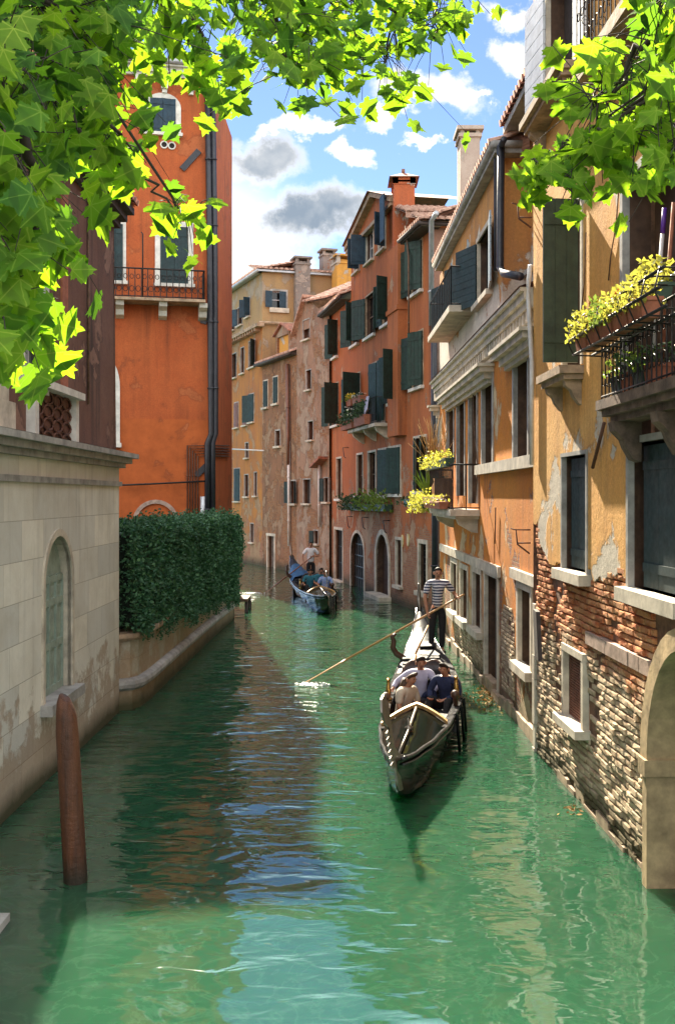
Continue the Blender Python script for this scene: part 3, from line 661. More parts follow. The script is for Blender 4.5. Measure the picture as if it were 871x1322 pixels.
# balcony of the tall door: moulded slab, scrolled iron rail
BA0 = E.P(812, 500)[0]; BA1 = LE + 1.6; BZ = 4.80; BP = .36
mb = MB()
for (z0, z1, pr) in ((BZ - .1, BZ, BP), (BZ - .17, BZ - .1, BP - .05), (BZ - .24, BZ - .17, BP - .12)): E.box(mb, BA0 + (BP - pr), BA1, z0, z1, -.02, pr)
M['black_stone'] = simple('dark brown stone', (0.13, 0.09, 0.065), .85, var=.6, scale=5, bmp=.6)  # one dark brown tone for slab and brackets
bal = mb.build('balcony', M['black_stone'], eh)
for a in (BA0 + .2, BA0 + 1.5):
    mb = MB(); prof = [(0, BZ - .24), (BP * .8, BZ - .24), (BP * .75, BZ - .33), (BP * .5, BZ - .42), (BP * .42, BZ - .5), (.08, BZ - .62), (0, BZ - .65)]
    mb.prism([E.W(a, q[1], q[0]) for q in prof], E.u * .2)
    mb.build('bracket', M['black_stone'], bal)
def rail(fac, par, a0, a1, z0, z1, d, pitch=.12, ends=True, mat=None, r=.008, scroll=True, name='railing', d0=0.0):
    mb = MB()
    def run(P):      # P(t) -> point at height 0, for t in 0..L
        def bar(q, zz0, zz1): mb.tube([q + Vector((0, 0, zz0)), q + Vector((0, 0, zz1))], r, 5)
        return bar
    def side(pf, L):
        n = max(1, int(L / pitch))
        for z in (z0 + .04, z1): mb.tube([pf(0) + Vector((0, 0, z)), pf(L) + Vector((0, 0, z))], r * (1.7 if z == z1 else 1.2), 6)
        for k in range(n + 1):
            q = pf(L * k / n); mb.tube([q + Vector((0, 0, z0)), q + Vector((0, 0, z1))], r, 5, cap=False)
            if scroll and k < n:
                q2 = pf(L * (k + .5) / n); dirv = (pf(L) - pf(0)).normalized(); hh = (z1 - z0)
                for (zc, rr) in ((z0 + hh * .3, pitch * .38), (z0 + hh * .72, pitch * .3)):
                    mb.tube([q2 + dirv * (rr * math.cos(x)) + Vector((0, 0, zc + rr * 1.25 * math.sin(x))) for x in [2 * math.pi * i / 8 for i in range(9)]], r * .7, 4, cap=False)
    side(lambda x: fac.W(a0 + x, 0, d), a1 - a0)
    if ends:
        side(lambda x: fac.W(a0, 0, d0 + x), d - d0); side(lambda x: fac.W(a1, 0, d0 + x), d - d0)
    return mb.build(name, mat or M['iron'], par)
rail(E, bal, BA0 + .06, BA1 - .05, BZ, BZ + .68, BP - .05, .13)
mb = MB(); mb.tube([E.W(BA0 + .02, BZ + .98, .1), E.W(BA1, BZ + .98, .1)], .022, 8); mb.build('handrail', M['zinc'], bal)
# planter rack: three long bars and ties in front of the rail
mb = MB()
for (d, z) in ((.62, .78), (.66, .62), (.6, .48), (.40, .48)): mb.tube([E.W(BA0 + .02, BZ + z, d), E.W(BA1, BZ + z, d)], .014, 6)
a = BA0 + .02
while a < BA1:
    mb.tube([E.W(a, BZ + .80, .32), E.W(a, BZ + .80, .62), E.W(a, BZ + .62, .66), E.W(a, BZ + .48, .6), E.W(a, BZ + .47, .3)], .009, 5); a += .34
mb.build('planter_rack', M['iron'], bal)
# upper small balcony with curled rail
UA0 = E.P(786, 30)[0]
mb = MB(); E.box(mb, UA0, LE + 1.5, 8.35, 8.5, -.02, .42); b2 = mb.build('balcony', M['dirty_stone'], eh)
rail(E, b2, UA0 + .05, LE + 1.4, 8.5, 9.35, .38, .14)
# ironwork and props on the wall
mb = MB()
for (x, y) in ((686, 264), (684, 684)):
    a, z = E.P(x, y); mb.tube([E.W(a, z, 0), E.W(a, z, .22), E.W(a + .02, z - .22, .2), E.W(a + .04, z - .36, .02)], .014, 6); mb.tube([E.W(a, z, .22), E.W(a, z + .02, .3)], .01, 5)
    mb.tube([E.W(a + .01, z - .2, .2), E.W(a + .01, z - .2, .0)], .012, 5)
mb.build('iron_bracket', M['rust_iron'], eh)
mb = MB(); p, q = E.P(785, 546), E.P(771, 604); mb.tube([E.W(*p, .05), E.W(*q, .06)], .022, 6); mb.build('iron_stay', M['rust_iron'], eh)
pipe(eh, E, [(684, 342), (681, 375), (686, 470), (686, 600)], .035, .06, M['white_pipe'])
mb = MB(); mb.tube([E.W(*E.P(x, y), .02) for x, y in ((801, 235), (797, 290), (790, 330), (787, 362))], .008, 5); mb.build('cable', M['wood'], eh); mb = MB(); mb.tube([E.W(*E.P(x, y), .03) for x, y in ((759, 300), (757, 360), (752, 410))], .008, 5); mb.build('cable', M['wood'], eh)

# ------------------------------------------------------------------ amber house with dentil cornice, middle right
D = Fac((2.865, 29.0), (3.065, 15.55)); LD = D.L
dh = thing('house', 'amber house with a dentil cornice and dark tall windows, middle of the right bank', 'house', (3.5, 23, 0))
d_low = [D.rect(564, 530, 567, 600), D.rect(577, 528, 586, 598), D.rect(590.5, 518, 600, 640), D.rect(606, 508, 616, 650), D.rect(623, 488, 636, 600), D.rect(664, 462, 682, 590)]
d_gr = [D.rect(583, 727, 590, 790), D.rect(595, 735, 603.5, 800), D.rect(611, 740, 621, 812), D.rect(626.5, 744, 642.5, 884), D.rect(669.5, 762, 685.5, 860)]
d_up = [D.rect(575, 352, 585, 412), D.rect(594, 330, 606, 412), D.rect(617, 300, 634, 385)]
d_up = [(a, b, z0, min(z1, 9.5)) for a, b, z0, z1 in d_up]
ZR = 10.0; SX = D.P(648, 250)[0]                               # where the upper storey steps back
ZC = D.P(620, 424, .32)[1] - .16                                          # cornice height
mb = MB(); D.wall(mb, 0, LD, -.8, ZC, d_low + d_gr, 0.24); mb.build('wall', [M['amber_wall'], M['reveal']], dh)
mb = MB(); D.wall(mb, 0, SX, ZC, ZR, d_up, 0.2)
mb.face([D.W(SX, ZC), D.W(SX, ZR), D.W(SX, ZR, -.5), D.W(SX, ZC, -.5)])
D.quad(mb, SX, LD, ZC, ZR + .45, -.5)
mb.face([D.W(0, -.5), D.W(0, ZR), D.W(0, ZR, -7), D.W(0, -.5, -7)]); mb.face([D.W(0, -.5, -7), D.W(0, ZR, -7), D.W(LD, ZR, -7), D.W(LD, -.5, -7)])
mb.build('upper_wall', [M['amber_upper'], M['reveal']], dh)
# moulded cornice with dentils
mb = MB()
for (z0, z1, pr) in ((ZC - .02, ZC + .10, .26), (ZC + .10, ZC + .16, .32), (ZC - .14, ZC - .02, .20), (ZC - .42, ZC - .34, .07)): D.box(mb, .3, LD - .02, z0, z1, -.02, pr)
co = mb.build('cornice', M['stone'], dh)
a = .12
while a < LD - .2: mb = MB(); D.box(mb, a, a + .13, ZC - .33, ZC - .142, 0, .17); mb.build('dentil', M['stone'], co); a += .27
mb = MB(); D.face = None; mb.face([D.W(.3, ZC + .165, .34), D.W(LD, ZC + .165, .34), D.W(LD, ZC + .30, -.02), D.W(.3, ZC + .30, -.02)]); mb.build('cornice_tiles', M['tile'], co)
# gutter, eave and roof of the upper storey
mb = MB(); D.box(mb, .6, SX + .3, ZR, ZR + .11, -.3, .19); mb.tube([D.W(.6, ZR + .15, .21), D.W(SX + .3, ZR + .15, .21)], .075, 8); mb.tube([D.W(SX + .3, ZR + .15, .21), D.W(SX + .3, ZR + .15, -.3)], .075, 8); D.box(mb, SX + .05, LD + .3, ZR + .41, ZR + .53, -1.2, .0)
mb.build('gutter', M['grey_stone'], dh)
mb = MB(); tiles(mb, D.W(.6, ZR + .19, .22), D.W(SX + .3, ZR + .19, .22), -D.n + Vector((0, 0, .35)), 4.0, .22, .09)
mb.build('roof', M['pale_tile'], dh)
mb = MB(); tiles(mb, D.W(SX + .05, ZR + .53, -.0), D.W(LD + .3, ZR + .53, -.0), -D.n + Vector((0, 0, .35)), 3.2, .22, .1); mb.build('roof', M['tile'], dh)
mb = MB(); D.box(mb, SX, LD, ZC + .32, ZC + 1.0, -.5, -.44); mb.prism([D.W(SX, ZC + 1.0, -.46), D.W(LD, ZC + 1.0, -.46), D.W(LD, ZC + 1.08, -.46), D.W(SX, ZC + 1.08, -.46)], D.n * .1); mb.build('parapet', M['grey_stone'], dh)
chimney(dh, Fac((2.5, 28.0), (4.5, 28.0)), 594, 619, 163, 300, 0, M['pale_render'], 'flat', .8)
# windows of the piano nobile: grey stone posts, dark rooms behind
for o, pm in zip(d_low, ('brown_room', 'brown_room', 'brown_room', 'curtain', 'dark_room', 'brown_room')):
    window(D, dh, o, 0.11, 0.03, M['grey_stone'], M[pm], depth=.22, sill=0)
mb = MB(); a0 = D.P(618, 603)[0]; D.box(mb, a0, LD - .02, d_low[5][2] - .2, d_low[5][2] - .003, -.02, .10); mb.build('sill_band', M['stone'], dh)
def hood(a0, a1, z):
    mb = MB()
    for (z0, z1, pr) in ((z, z + .08, .10), (z + .08, z + .2, .18), (z + .2, z + .3, .28), (z + .3, z + .36, .34)): D.box(mb, a0 + .28 - pr, a1 - .28 + pr, z0, z1, -.02, pr)
    mb.build('window_hood', M['stone'], dh)
h0 = D.P(570, 500)[0]; h1 = D.P(638, 470)[0]
zh = D.P(604, 478, .34)[1] - .36; hood(D.P(578, 500)[0], h1 - .05, zh); hood(-.1, D.P(566, 500)[0] + .3, zh); hood(D.P(655, 440)[0], LD - .05, D.P(668, 425, .3)[1] - .36)
# ground floor openings
gk = (('curtain', None), ('curtain', None), ('dark_room', None), ('old_door', None), ('dark_room', None))
for o, (pm, fr) in zip(d_gr, gk):
    window(D, dh, o, 0.12, 0.03, M['stone'], M[pm], depth=.2, sill=0.14 if o is not d_gr[3] else 0, name='doorway' if o is d_gr[3] else 'window')
mb = MB(); za = D.P(580, 714)[1]; D.box(mb, .4, D.P(646, 745)[0], d_gr[2][3] + .13, d_gr[2][3] + .33, -.02, .06); D.box(mb, D.P(662, 760)[0], LD - .02, d_gr[4][3] + .13, d_gr[4][3] + .3, -.02, .07); mb.build('lintel_band', M['stone'], dh)
mb = MB(); o = D.rect(648, 782, 664, 915); pts = D.arc(o[0], o[1], o[3], .35, 10)
ring = [(o[0], .25), *pts, (o[1], .1)]; mb.face([D.W(*q, .004) for q in ring], ring)
mb.build('bricked_arch', M['mortar'], dh)
bm_ = MB(); brick_field(bm_, D, o[0], o[1], .3, o[3], [], base=-.012, rough=.5, keep=lambda a, z: z < o[3] - .35 + .35 * math.sqrt(max(0, 1 - ((a - (o[0] + o[1]) / 2) / ((o[1] - o[0]) / 2)) ** 2)))
bm_.build('brickwork', M['worn_brick'], dh); bm_ = MB(); b0 = D.P(588, 838)[0]; b1 = D.P(625, 888)[0]
brick_field(bm_, D, b0, b1, .05, d_gr[2][2] - .15, [d_gr[3]], base=-.012, rough=.8)
bm_.build('brickwork', M['worn_brick'], dh)
mb = MB(); a = .1
while a < LD:
    l = brs.uniform(.4, .9); D.box(mb, a, min(a + l - .015, LD), -.5, brs.uniform(.12, .24), -.1, .06 + brs.uniform(-.02, .03)); a += l
mb.build('foot_stones', M['dirty_stone'], dh)
# upper shutters, half open towards the light
for o, sa in zip(d_up, ((162, 172), (162, 172), (158, 172))):
    wo_ = window(D, dh, o, 0.1, 0.03, M['stone'], M['dark_room'], depth=.18, sill=.1, sh=(sa[0], None), shm=M['teal_shutter'], planks=9, horiz=True)
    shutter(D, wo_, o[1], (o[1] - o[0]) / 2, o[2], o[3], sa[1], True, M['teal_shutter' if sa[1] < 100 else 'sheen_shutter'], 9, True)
# iron balcony upstairs
q0, q1 = D.P(579, 430)[0], D.P(612, 400)[0]; zb = 7.95
mb = MB(); D.box(mb, q0, q1, zb - .14, zb, -.02, .55); b3 = mb.build('balcony', M['stone'], dh)
rail(D, b3, q0 + .05, q1 - .05, zb, zb + .85, .5, .34, scroll=False, r=.012)
# lower flower balcony
q0, q1 = D.P(583, 655)[0], D.P(619, 660)[0]; zb = D.P(617, 658)[1]; FB = (q0, q1, zb)
mb = MB(); D.box(mb, q0, q1, zb - .13, zb, -.02, .62); D.box(mb, q0 + .1, q1 - .1, zb - .2, zb - .13, -.02, .5)
for a in (q0 + .25, q1 - .45): mb.prism([D.W(a, z, dd) for dd, z in ((0, zb - .2), (.45, zb - .2), (.4, zb - .32), (.12, zb - .48), (0, zb - .5))], D.u * .18)
b4 = mb.build('balcony', M['stone'], dh)
rail(D, b4, q0 + .05, q1 - .05, zb, zb + .95, .56, .22, scroll=False, r=.012)
pipe(dh, D, [(646, 188), (645, 345), (650, 353), (671, 357)], .07, .1, M['dark_iron'])
pipe(dh, D, [(650, 180), (641, 200), (641, 260), (641, 350)], .06, .1, M['dark_iron'])
mb = MB()
for pp in (((612, 470), (613, 540), (618, 600), (616, 650)), ((642, 655), (641, 702))): mb.tube([D.W(*D.P(x, y), .04) for x, y in pp], .012, 5)
mb.build('cable', M['wood'], dh)

# ------------------------------------------------------------------ salmon red house on the bend
C = Fac((-0.384, 48.7), (2.96, 32.5)); LC = C.L
ch_ = thing('house', 'tall salmon red house with green shutters and a gabled attic at the bend', 'house', (2, 41, 0))
CS = lambda x, y=450: C.P(x, y)[0]
zE = C.P(440, 384, .45)[1]; zA = C.P(480, 286, .2)[1]; zP = C.P(485, 246, .2)[1]; print('C', zE, zA, zP); A0, A1, AM = CS(453, 350), CS(508.5, 300), CS(485, 330)
c_at = [C.rect(457.5, 312, 464, 351), C.rect(473, 298, 482, 338), C.rect(489, 280, 497.5, 323)]
c_3 = [C.rect(430, 415, 436, 461), C.rect(454, 395, 463, 445), C.rect(472, 380, 484, 434), C.rect(494, 362, 505, 418), C.rect(531, 315, 545, 378)]
c_2 = [C.rect(429, 496, 437, 549), C.rect(453.5, 484, 465, 541), C.rect(477, 470, 487, 545), C.rect(488, 465, 496.5, 545), C.rect(503, 455, 516.5, 519), C.rect(532, 430, 546, 500)]
c_1 = [C.rect(435, 592, 441, 644), C.rect(461, 587, 468.5, 640), C.rect(475.5, 584, 485, 640), C.rect(489, 581, 499, 640), C.rect(502, 578, 517, 638), C.rect(535, 565, 550, 634)]
c_g = [C.rect(432.5, 684, 442.5, 749), (*C.rect(453, 688, 470, 762), .9), (*C.rect(486, 690, 502, 782), 1.0), C.rect(511.5, 697, 518.5, 756), C.rect(541, 702, 550.5, 764)]
mb = MB(); C.wall(mb, 0, LC, -.8, zE, c_3 + c_2 + c_1 + c_g, .25); C.wall(mb, A0, A1, zE, zA, c_at, .2)
mb.face([C.W(A0, zA), C.W(A1, zA), C.W(AM, zP)], [(A0, zA), (A1, zA), (AM, zP)])
for a in (A0, A1): mb.face([C.W(a, zE), C.W(a, zA), C.W(a, zA, -3), C.W(a, zE, -3)])
mb.build('wall', [M['red_wall'], M['reveal']], ch_)
side = Fac((2.96, 32.5), (9.0, 33.4))
mb = MB(); side.wall(mb, 0, side.L, -.8, zE, [], .2); mb.build('side_wall', M['red_side'], ch_); mb = MB(); mb.face([C.W(0, -.5), C.W(0, zE), C.W(0, zE, -7), C.W(0, -.5, -7)]); mb.build('end_wall', M['red_side'], ch_)
# chimney breast, flue and head
p0, p1 = CS(511, 450), CS(525, 450)
mb = MB(); C.box(mb, p0, p1, 5.9, zE + .2, -.1, .32); C.box(mb, p0 - .05, p1 + .05, 10.2, 10.36, -.1, .37); mb.build('chimney_breast', M['red_wall'], ch_)
chimney(ch_, Fac((1.0, 36.2), (3.5, 36.2)), 508, 535, 222, 300, 0, M['plain_orange'], 'gable', 1.1)
# roofs
o_ = .45; A3 = CS(533, 280)
for a0, a1 in ((-.1, A0), (A3, LC + .3)):
    mb = MB(); mb.tube([C.W(a0, zE + .05, o_ + .05), C.W(a1, zE + .05, o_ + .05)] + ([C.W(LC + .4, zE + .05, -2)] if a0 == A3 else []), .07, 8)
    mb.face([C.W(a0, zE - .05, o_), C.W(a1, zE - .05, o_), C.W(a1, zE + .12, o_), C.W(a0, zE + .12, o_)]); mb.face([C.W(a0, zE - .05, o_), C.W(a1, zE - .05, o_), C.W(a1, zE - .05, -.2), C.W(a0, zE - .05, -.2)])
    mb.build('eave', M['eave_wood'], ch_)
mb = MB(); up = -C.n + Vector((0, 0, .38))
tiles(mb, C.W(-.1, zE + .14, o_), C.W(A0, zE + .14, o_), up, 4, .22, .09); mb.build('roof', M['pale_tile'], ch_); mb = MB(); tiles(mb, C.W(A3, zE + .14, o_), C.W(LC + .4, zE + .14, o_), up, 4, .22, .09); mb.build('roof', M['pale_tile'], ch_); mb = MB()
g = side
tiles(mb, g.W(-.4, zE + .14, .45), g.W(g.L, zE + .14, .45), -g.n + Vector((0, 0, .35)), 2.0, .24, .1)
tiles(mb, g.W(-.4, zE + 1.05, -2.0), g.W(g.L, zE + 1.05, -2.0), -g.n + Vector((0, 0, .35)), 2.4, .24, .1)
mb.face([g.W(-.4, zE + .85, -2.02), g.W(g.L, zE + .85, -2.02), g.W(g.L, zE + 1.1, -2.02), g.W(-.4, zE + 1.1, -2.02)])
mb.build('roof', M['pale_tile'], ch_)
mb = MB()   # gable: raking stone edges and a horizontal moulding
for (pa, pz, qa, qz) in ((A0 - .3, zA - .02, AM, zP), (A1 + .3, zA - .02, AM, zP)):
    mb.prism([C.W(pa, pz, .25), C.W(qa, qz, .25), C.W(qa, qz + .2, .25), C.W(pa, pz + .2, .25)], -C.n * .5)
C.box(mb, A0 - .25, A1 + .25, zA - .14, zA, -.02, .2); mb.build('gable_moulding', M['dirty_stone'], ch_)
mb = MB()
for s_, ae in ((1, A0 - .3), (-1, A1 + .3)): mb.face([C.W(ae, zA + .2, .35), C.W(AM, zP + .22, .35), C.W(AM, zP + .22, -3), C.W(ae, zA + .2, -3)])
mb.build('roof', M['tile'], ch_)
gs = M['green_shutter']; bs = M['blue_shutter']
for o, sa in zip(c_at, ((None, 95), (95, None), (None, 120))): window(C, ch_, o, .08, .03, M['stone'], sill=.08, sh=sa, shm=bs, frame=M['white_shutter'])
mb = MB(); a_, z_ = C.P(505, 280); C.box(mb, a_ - .3, a_ + .3, z_ - .9, z_ + .75, .32, .37); mb.build('shutter', bs, ch_)
for o, sa in zip(c_3, ((150, 115), (150, 120), (150, 165), (165, 115), (165, 40))): window(C, ch_, o, .06, .02, M['dirty_stone'], sill=.1, sh=sa, shm=gs, frame=M['wood'], sill_m=M['white_stone'])
for o, sa in zip(c_2, ((150, 110), (165, 115), (12, 12), (12, 12), (165, 115), (165, 30))): window(C, ch_, o, .06, .02, M['dirty_stone'], sill=.1, sh=sa, shm=gs, frame=M['wood'], sill_m=M['white_stone'])
for i, o in enumerate(c_1): window(C, ch_, o, .08, .03, M['stone'], sill=.1, sh=((None, None), (None, None), (None, None), (None, None), (165, 20), (14, 150))[i], shm=gs, frame=M['wood'] if i < 4 else None, sill_m=M['white_stone'])
window(C, ch_, c_g[0], .12, .03, M['stone'], M['dark_door'], sill=.14, frame=M['iron'], bars=(4, 3))
window(C, ch_, c_g[1], .13, .03, M['stone'], M['dark_room'], sill=.14, frame=M['iron'], bars=(6, 5), name='arched_window')
dwy = window(C, ch_, c_g[2], .2, .05, M['stone'], M['brown_room'], sill=0, depth=.25, name='arched_doorway')
mb = MB(); C.box(mb, c_g[2][0] - .3, c_g[2][1] + .3, -.5, .14, -.1, .45); mb.build('step', M['stone'], dwy)
window(C, ch_, c_g[3], .1, .03, M['stone'], M['dark_glass'], sill=.1, frame=M['iron'], bars=(3, 6))
window(C, ch_, c_g[4], .14, .03, M['stone'], M['dark_glass'], sill=.14, frame=M['iron'], bars=(3, 7))
mb = MB(); q0, q1 = C.rect(467, 548, 504, 560)[:2]; zb = C.P(486, 551)[1]; RB = (q0, q1, zb)
C.box(mb, q0, q1, zb - .12, zb, -.02, .6)
b5 = mb.build('balcony', M['stone'], ch_)
for a in (q0 + .3, (q0 + q1) / 2, q1 - .5):
    mb = MB(); mb.prism([C.W(a, z, dd) for dd, z in ((0, zb - .12), (.5, zb - .12), (.42, zb - .28), (.12, zb - .5), (0, zb - .55))], C.u * .2); mb.build('bracket', M['stone'], b5)
rail(C, b5, q0 + .05, q1 - .05, zb, zb + .95, .55, .16, scroll=False, r=.012)
pipe(ch_, C, [(563, 275), (556.5, 285), (556.5, 420)], .085, .14, M['zinc'])
pipe(ch_, side, [(560, 405), (560, 520), (561, 640), (561, 790)], .1, .12, M['dark_iron'])
pipe(ch_, C, [(523, 292), (527, 330), (527.5, 430)], .03, .40, M['wood'])
mb = MB()
for (x, y) in ((527, 697), (519.5, 698.5)):
    a, z = C.P(x, y); mb.lathe((0, 0, 0), [(.0, 0)], 3) if False else None
    mb.prism([C.W(a + .15 * math.cos(2 * math.pi * k / 12), z + .22 * math.sin(2 * math.pi * k / 12), .0) for k in range(12)], C.n * .03)
mb.build('plaque', simple('yellow enamel plaque', (0.55, 0.42, 0.16), 0.5), ch_)
mb = MB()
for (x, y) in ((450, 578), (455, 667), (475, 668), (503, 672)):
    a, z = C.P(x, y); mb.tube([C.W(a, z, 0), C.W(a, z, .25), C.W(a + .1, z - .4, .22), C.W(a + .3, z - .45, .2)], .02, 5)
mb.build('iron_bracket', M['iron'], ch_)

# ------------------------------------------------------------------ flaking brown house and its narrow gabled neighbour
B = Fac((-4.1, 56.4), (-0.384, 48.0)); LB = B.L
bh = thing('house', 'low flaking brown house with a brick dormer, next to the gabled grey house', 'house', (-2.5, 54, 0))
BS = lambda x, y=550: B.P(x, y)[0]
bx = BS(383); zb1 = B.P(360, 465)[1]
b_w = [B.rect(340.5, 492, 346, 526), B.rect(353, 487, 359, 521), B.rect(356, 556, 362, 576), B.rect(375, 621, 382, 650), B.rect(346, 692, 354.5, 745)]
mb = MB(); B.wall(mb, 0, bx, -.8, zb1, b_w, .2); mb.face([B.W(0, -.5), B.W(0, zb1), B.W(0, zb1, -6), B.W(0, -.5, -6)]); mb.build('wall', [M['brick_house'], M['reveal']], bh)
mb = MB(); mb.tube([B.W(-.3, zb1 + .02, .35), B.W(bx, zb1 + .02, .35)], .08, 8); B.box(mb, -.3, bx, zb1 - .03, zb1 + .08, -.2, .32); mb.build('gutter', M['eave_wood'], bh)
mb = MB(); tiles(mb, B.W(-.3, zb1 + .1, .3), B.W(bx, zb1 + .1, .3), -B.n + Vector((0, 0, .4)), 3.2, .25, .1); mb.build('roof', M['pale_tile'], bh)
for i, o in enumerate(b_w[:4]): window(B, bh, o, .07, .03, M['stone' if i < 2 else 'grey_stone'], sill=.1, sh=((None, 20), (None, 20), (None, None), (150, 150))[i], shm=M['teal_shutter'], frame=M['wood'])
window(B, bh, b_w[4], .14, .04, M['stone'], M['old_door'], sill=0, lintel=True, name='doorway')
da0, da1 = B.P(356, 450, -.5)[0], B.P(374, 450, -.5)[0]; zd0, zd1 = B.P(366, 458, -.5)[1], B.P(366, 430, -.5)[1]      # dormer
mb = MB(); dd = -.5
B.box(mb, da0, da0 + .22, zd0 - .5, zd1, dd - 1.2, dd); B.box(mb, da1 - .22, da1, zd0 - .5, zd1, dd - 1.2, dd)
B.box(mb, da0, da1, zd1 - .12, zd1, dd - 1.2, dd + .001); am = (da0 + da1) / 2
mb.face([B.W(da0, zd1, dd), B.W(da1, zd1, dd), B.W(am, zd1 + .45, dd)])
dm = mb.build('dormer', M['grey_brick'], bh)
mb = MB(); B.quad(mb, da0 + .1, da1 - .1, zd0 - .5, zd1, dd - .12); mb.build('dormer_panel', M['plain_yellow'], dm)
mb = MB()
for ae in (da0 - .15, da1 + .15): mb.prism([B.W(ae, zd1 - .05, dd + .15), B.W(am, zd1 + .5, dd + .15), B.W(am, zd1 + .58, dd + .15), B.W(ae, zd1 + .03, dd + .15)], -B.n * 1.4)
mb.build('dormer_roof', M['tile'], dm)
pipe(bh, B, [(371, 470), (372, 560), (372, 600)], .09, .14, M['brown_pipe']); pipe(bh, B, [(372.5, 560), (373, 705)], .07, .12, M['white_pipe'])
gh = thing('house', 'narrow gabled grey brown house with crumbling bricks beside the salmon red house', 'house', (-1.2, 51, 0))
g_w = [B.rect(391.5, 413, 400, 438), B.rect(378.5, 487, 384, 510), B.rect(395.5, 478, 402, 503), B.rect(386, 549, 391, 571) if False else B.rect(380.5, 549, 386, 571), B.rect(398, 544, 404.5, 568), B.rect(392, 619, 401, 650), B.rect(418.5, 617, 424, 648), B.rect(405.5, 685, 411, 702)]
g_w = [o for o in g_w if o[0] > bx + .05]
zg = B.P(398, 424)[1]; gb = BS(411, 420); zgt = B.P(396, 384)[1]
mb = MB(); B.wall(mb, bx, LB, -.8, zg, g_w, .2); mb.face([B.W(bx, zg), B.W(gb, zg), B.W(gb, B.P(411, 398)[1]), B.W(BS(396, 390), zgt)], [(bx, zg), (gb, zg), (gb, zg + 1), (bx + 1, zgt)])
B.quad(mb, gb, LB, zg, B.P(411, 398)[1], -.0)
mb.face([B.W(bx, zb1 - 1), B.W(bx, zg), B.W(bx, zg, -6), B.W(bx, zb1 - 1, -6)])
mb.build('wall', [M['grey_brick'], M['reveal']], gh)
mb = MB(); tiles(mb, B.W(BS(396, 390), zgt - .25, .2), B.W(LB + .2, zgt - .55, .2), -B.n + Vector((0, 0, .45)), 3.0, .25, .1)
mb.prism([B.W(bx - .2, zg - .1, .25), B.W(BS(396, 390), zgt, .25), B.W(BS(396, 390), zgt + .14, .25), B.W(bx - .2, zg + .04, .25)], -B.n * 4)
mb.build('roof', M['pale_tile'], gh)
for i, o in enumerate(g_w): window(B, gh, o, .05, .03, M['grey_stone'], M['dark_room' if i else 'brown_room'], sill=.08, sh=(150, None) if i in (4, 5) else None, shm=M['teal_shutter'])
pipe(gh, B, [(412, 592), (412, 680)], .06, .12, M['white_pipe'])
mb = MB(); a, z = B.P(417, 600); mb.prism([B.W(a - .5, z - .15, .5), B.W(a + .6, z + .25, .5), B.W(a + .6, z + .37, .5), B.W(a - .5, z - .03, .5)], -B.n * .55); mb.build('canopy', M['tile'], gh)

# ------------------------------------------------------------------ far ochre house
A = Fac((-7.05, 63.8), (-4.1, 56.4)); LA = A.L
ah = thing('house', 'far ochre house with a plain attic storey where the canal turns left', 'house', (-6, 60, 0))
aw = [A.rect(297, 406, 303, 427), A.rect(307, 397, 313, 420), A.rect(318, 385, 323, 409), A.rect(299, 457, 305.5, 488), A.rect(311, 449, 315.5, 482), A.rect(321.5, 440, 329.5, 474), A.rect(303, 520, 308, 552), A.rect(314, 515, 319, 549), A.rect(321.5, 509, 328, 545),
      A.rect(317, 572, 321, 591), A.rect(303, 605, 310, 647), A.rect(316, 613, 321, 641), A.rect(328.5, 610, 332, 640), A.rect(323.5, 676, 327.5, 700)]
zat = A.P(330, 357)[1]; zmid = A.P(322, 428)[1]
mb = MB(); A.wall(mb, -2, LA, -.8, zmid, aw[3:], .2); mb.build('wall', [M['ochre_far'], M['reveal']], ah)
mb = MB(); A.wall(mb, -2, LA, zmid, zat, aw[:3], .2)
A2 = Fac((-4.1, 56.4), (1.2, 58.0)); a2w = A2.rect(351, 376, 369, 398)
A2.wall(mb, 0, A2.L, 8, zat, [a2w], .2); mb.face([A2.W(A2.L, 0), A2.W(A2.L, zat), A2.W(A2.L, zat, -6), A2.W(A2.L, 0, -6)])
mb.build('attic_wall', [M['ochre_top'], M['reveal']], ah)
mb = MB(); A.box(mb, -2, LA + .3, zmid - .12, zmid + .06, -.02, .4); a = -1.9
while a < LA: A.box(mb, a, a + .15, zmid - .3, zmid - .12, -.02, .35); a += .45
mb.tube([A2.W(-.2, zmid + .1, .2), A2.W(A2.L * .75, zmid + .1, .2)], .09, 8); mb.build('cornice', M['dirty_stone'], ah)
mb = MB(); mb.tube([A.W(-2, zat + .05, .3), A.W(LA + .2, zat + .05, .3)], .09, 8); A.box(mb, -2, LA + .2, zat, zat + .1, -.3, .28); A2.box(mb, -.3, A2.L, zat, zat + .1, -.3, .28); mb.build('gutter', M['zinc'], ah)
mb = MB(); tiles(mb, A2.W(-.3, zat + .12, .3), A2.W(A2.L, zat + .12, .3), -A2.n + Vector((0, 0, .25)), 3.0, .28, .11); tiles(mb, A.W(-2, zat + .12, .3), A.W(LA + .2, zat + .12, .3), -A.n + Vector((0, 0, .25)), 3.0, .28, .11); mb.build('roof', M['pale_tile'], ah)
for i, o in enumerate(aw): window(A, ah, o, .05, .03, M['grey_stone'], M['brown_room'] if i in (6, 7) else None, sill=.08, sh=((150, None), (150, None), (120, 100), (150, None), None, (None, 140), (4, 4), (4, 4), (150, 20), None, (10, 10), None, None, None)[i], shm=M['brown_shutter' if i in (6, 7) else 'blue_shutter' if i < 3 else 'teal_shutter'])
window(A2, ah, a2w, .1, .03, M['grey_stone'], sill=.25, sh=(170, 8), shm=M['blue_shutter'], frame=M['white_shutter'])
chimney(ah, A2, 382, 400.5, 331, 425, .5, M['grey_render'], 'flat', .9)
chimney(ah, A2, 417, 433, 321, 400, -.3, M['grey_render'], 'flat', .8)
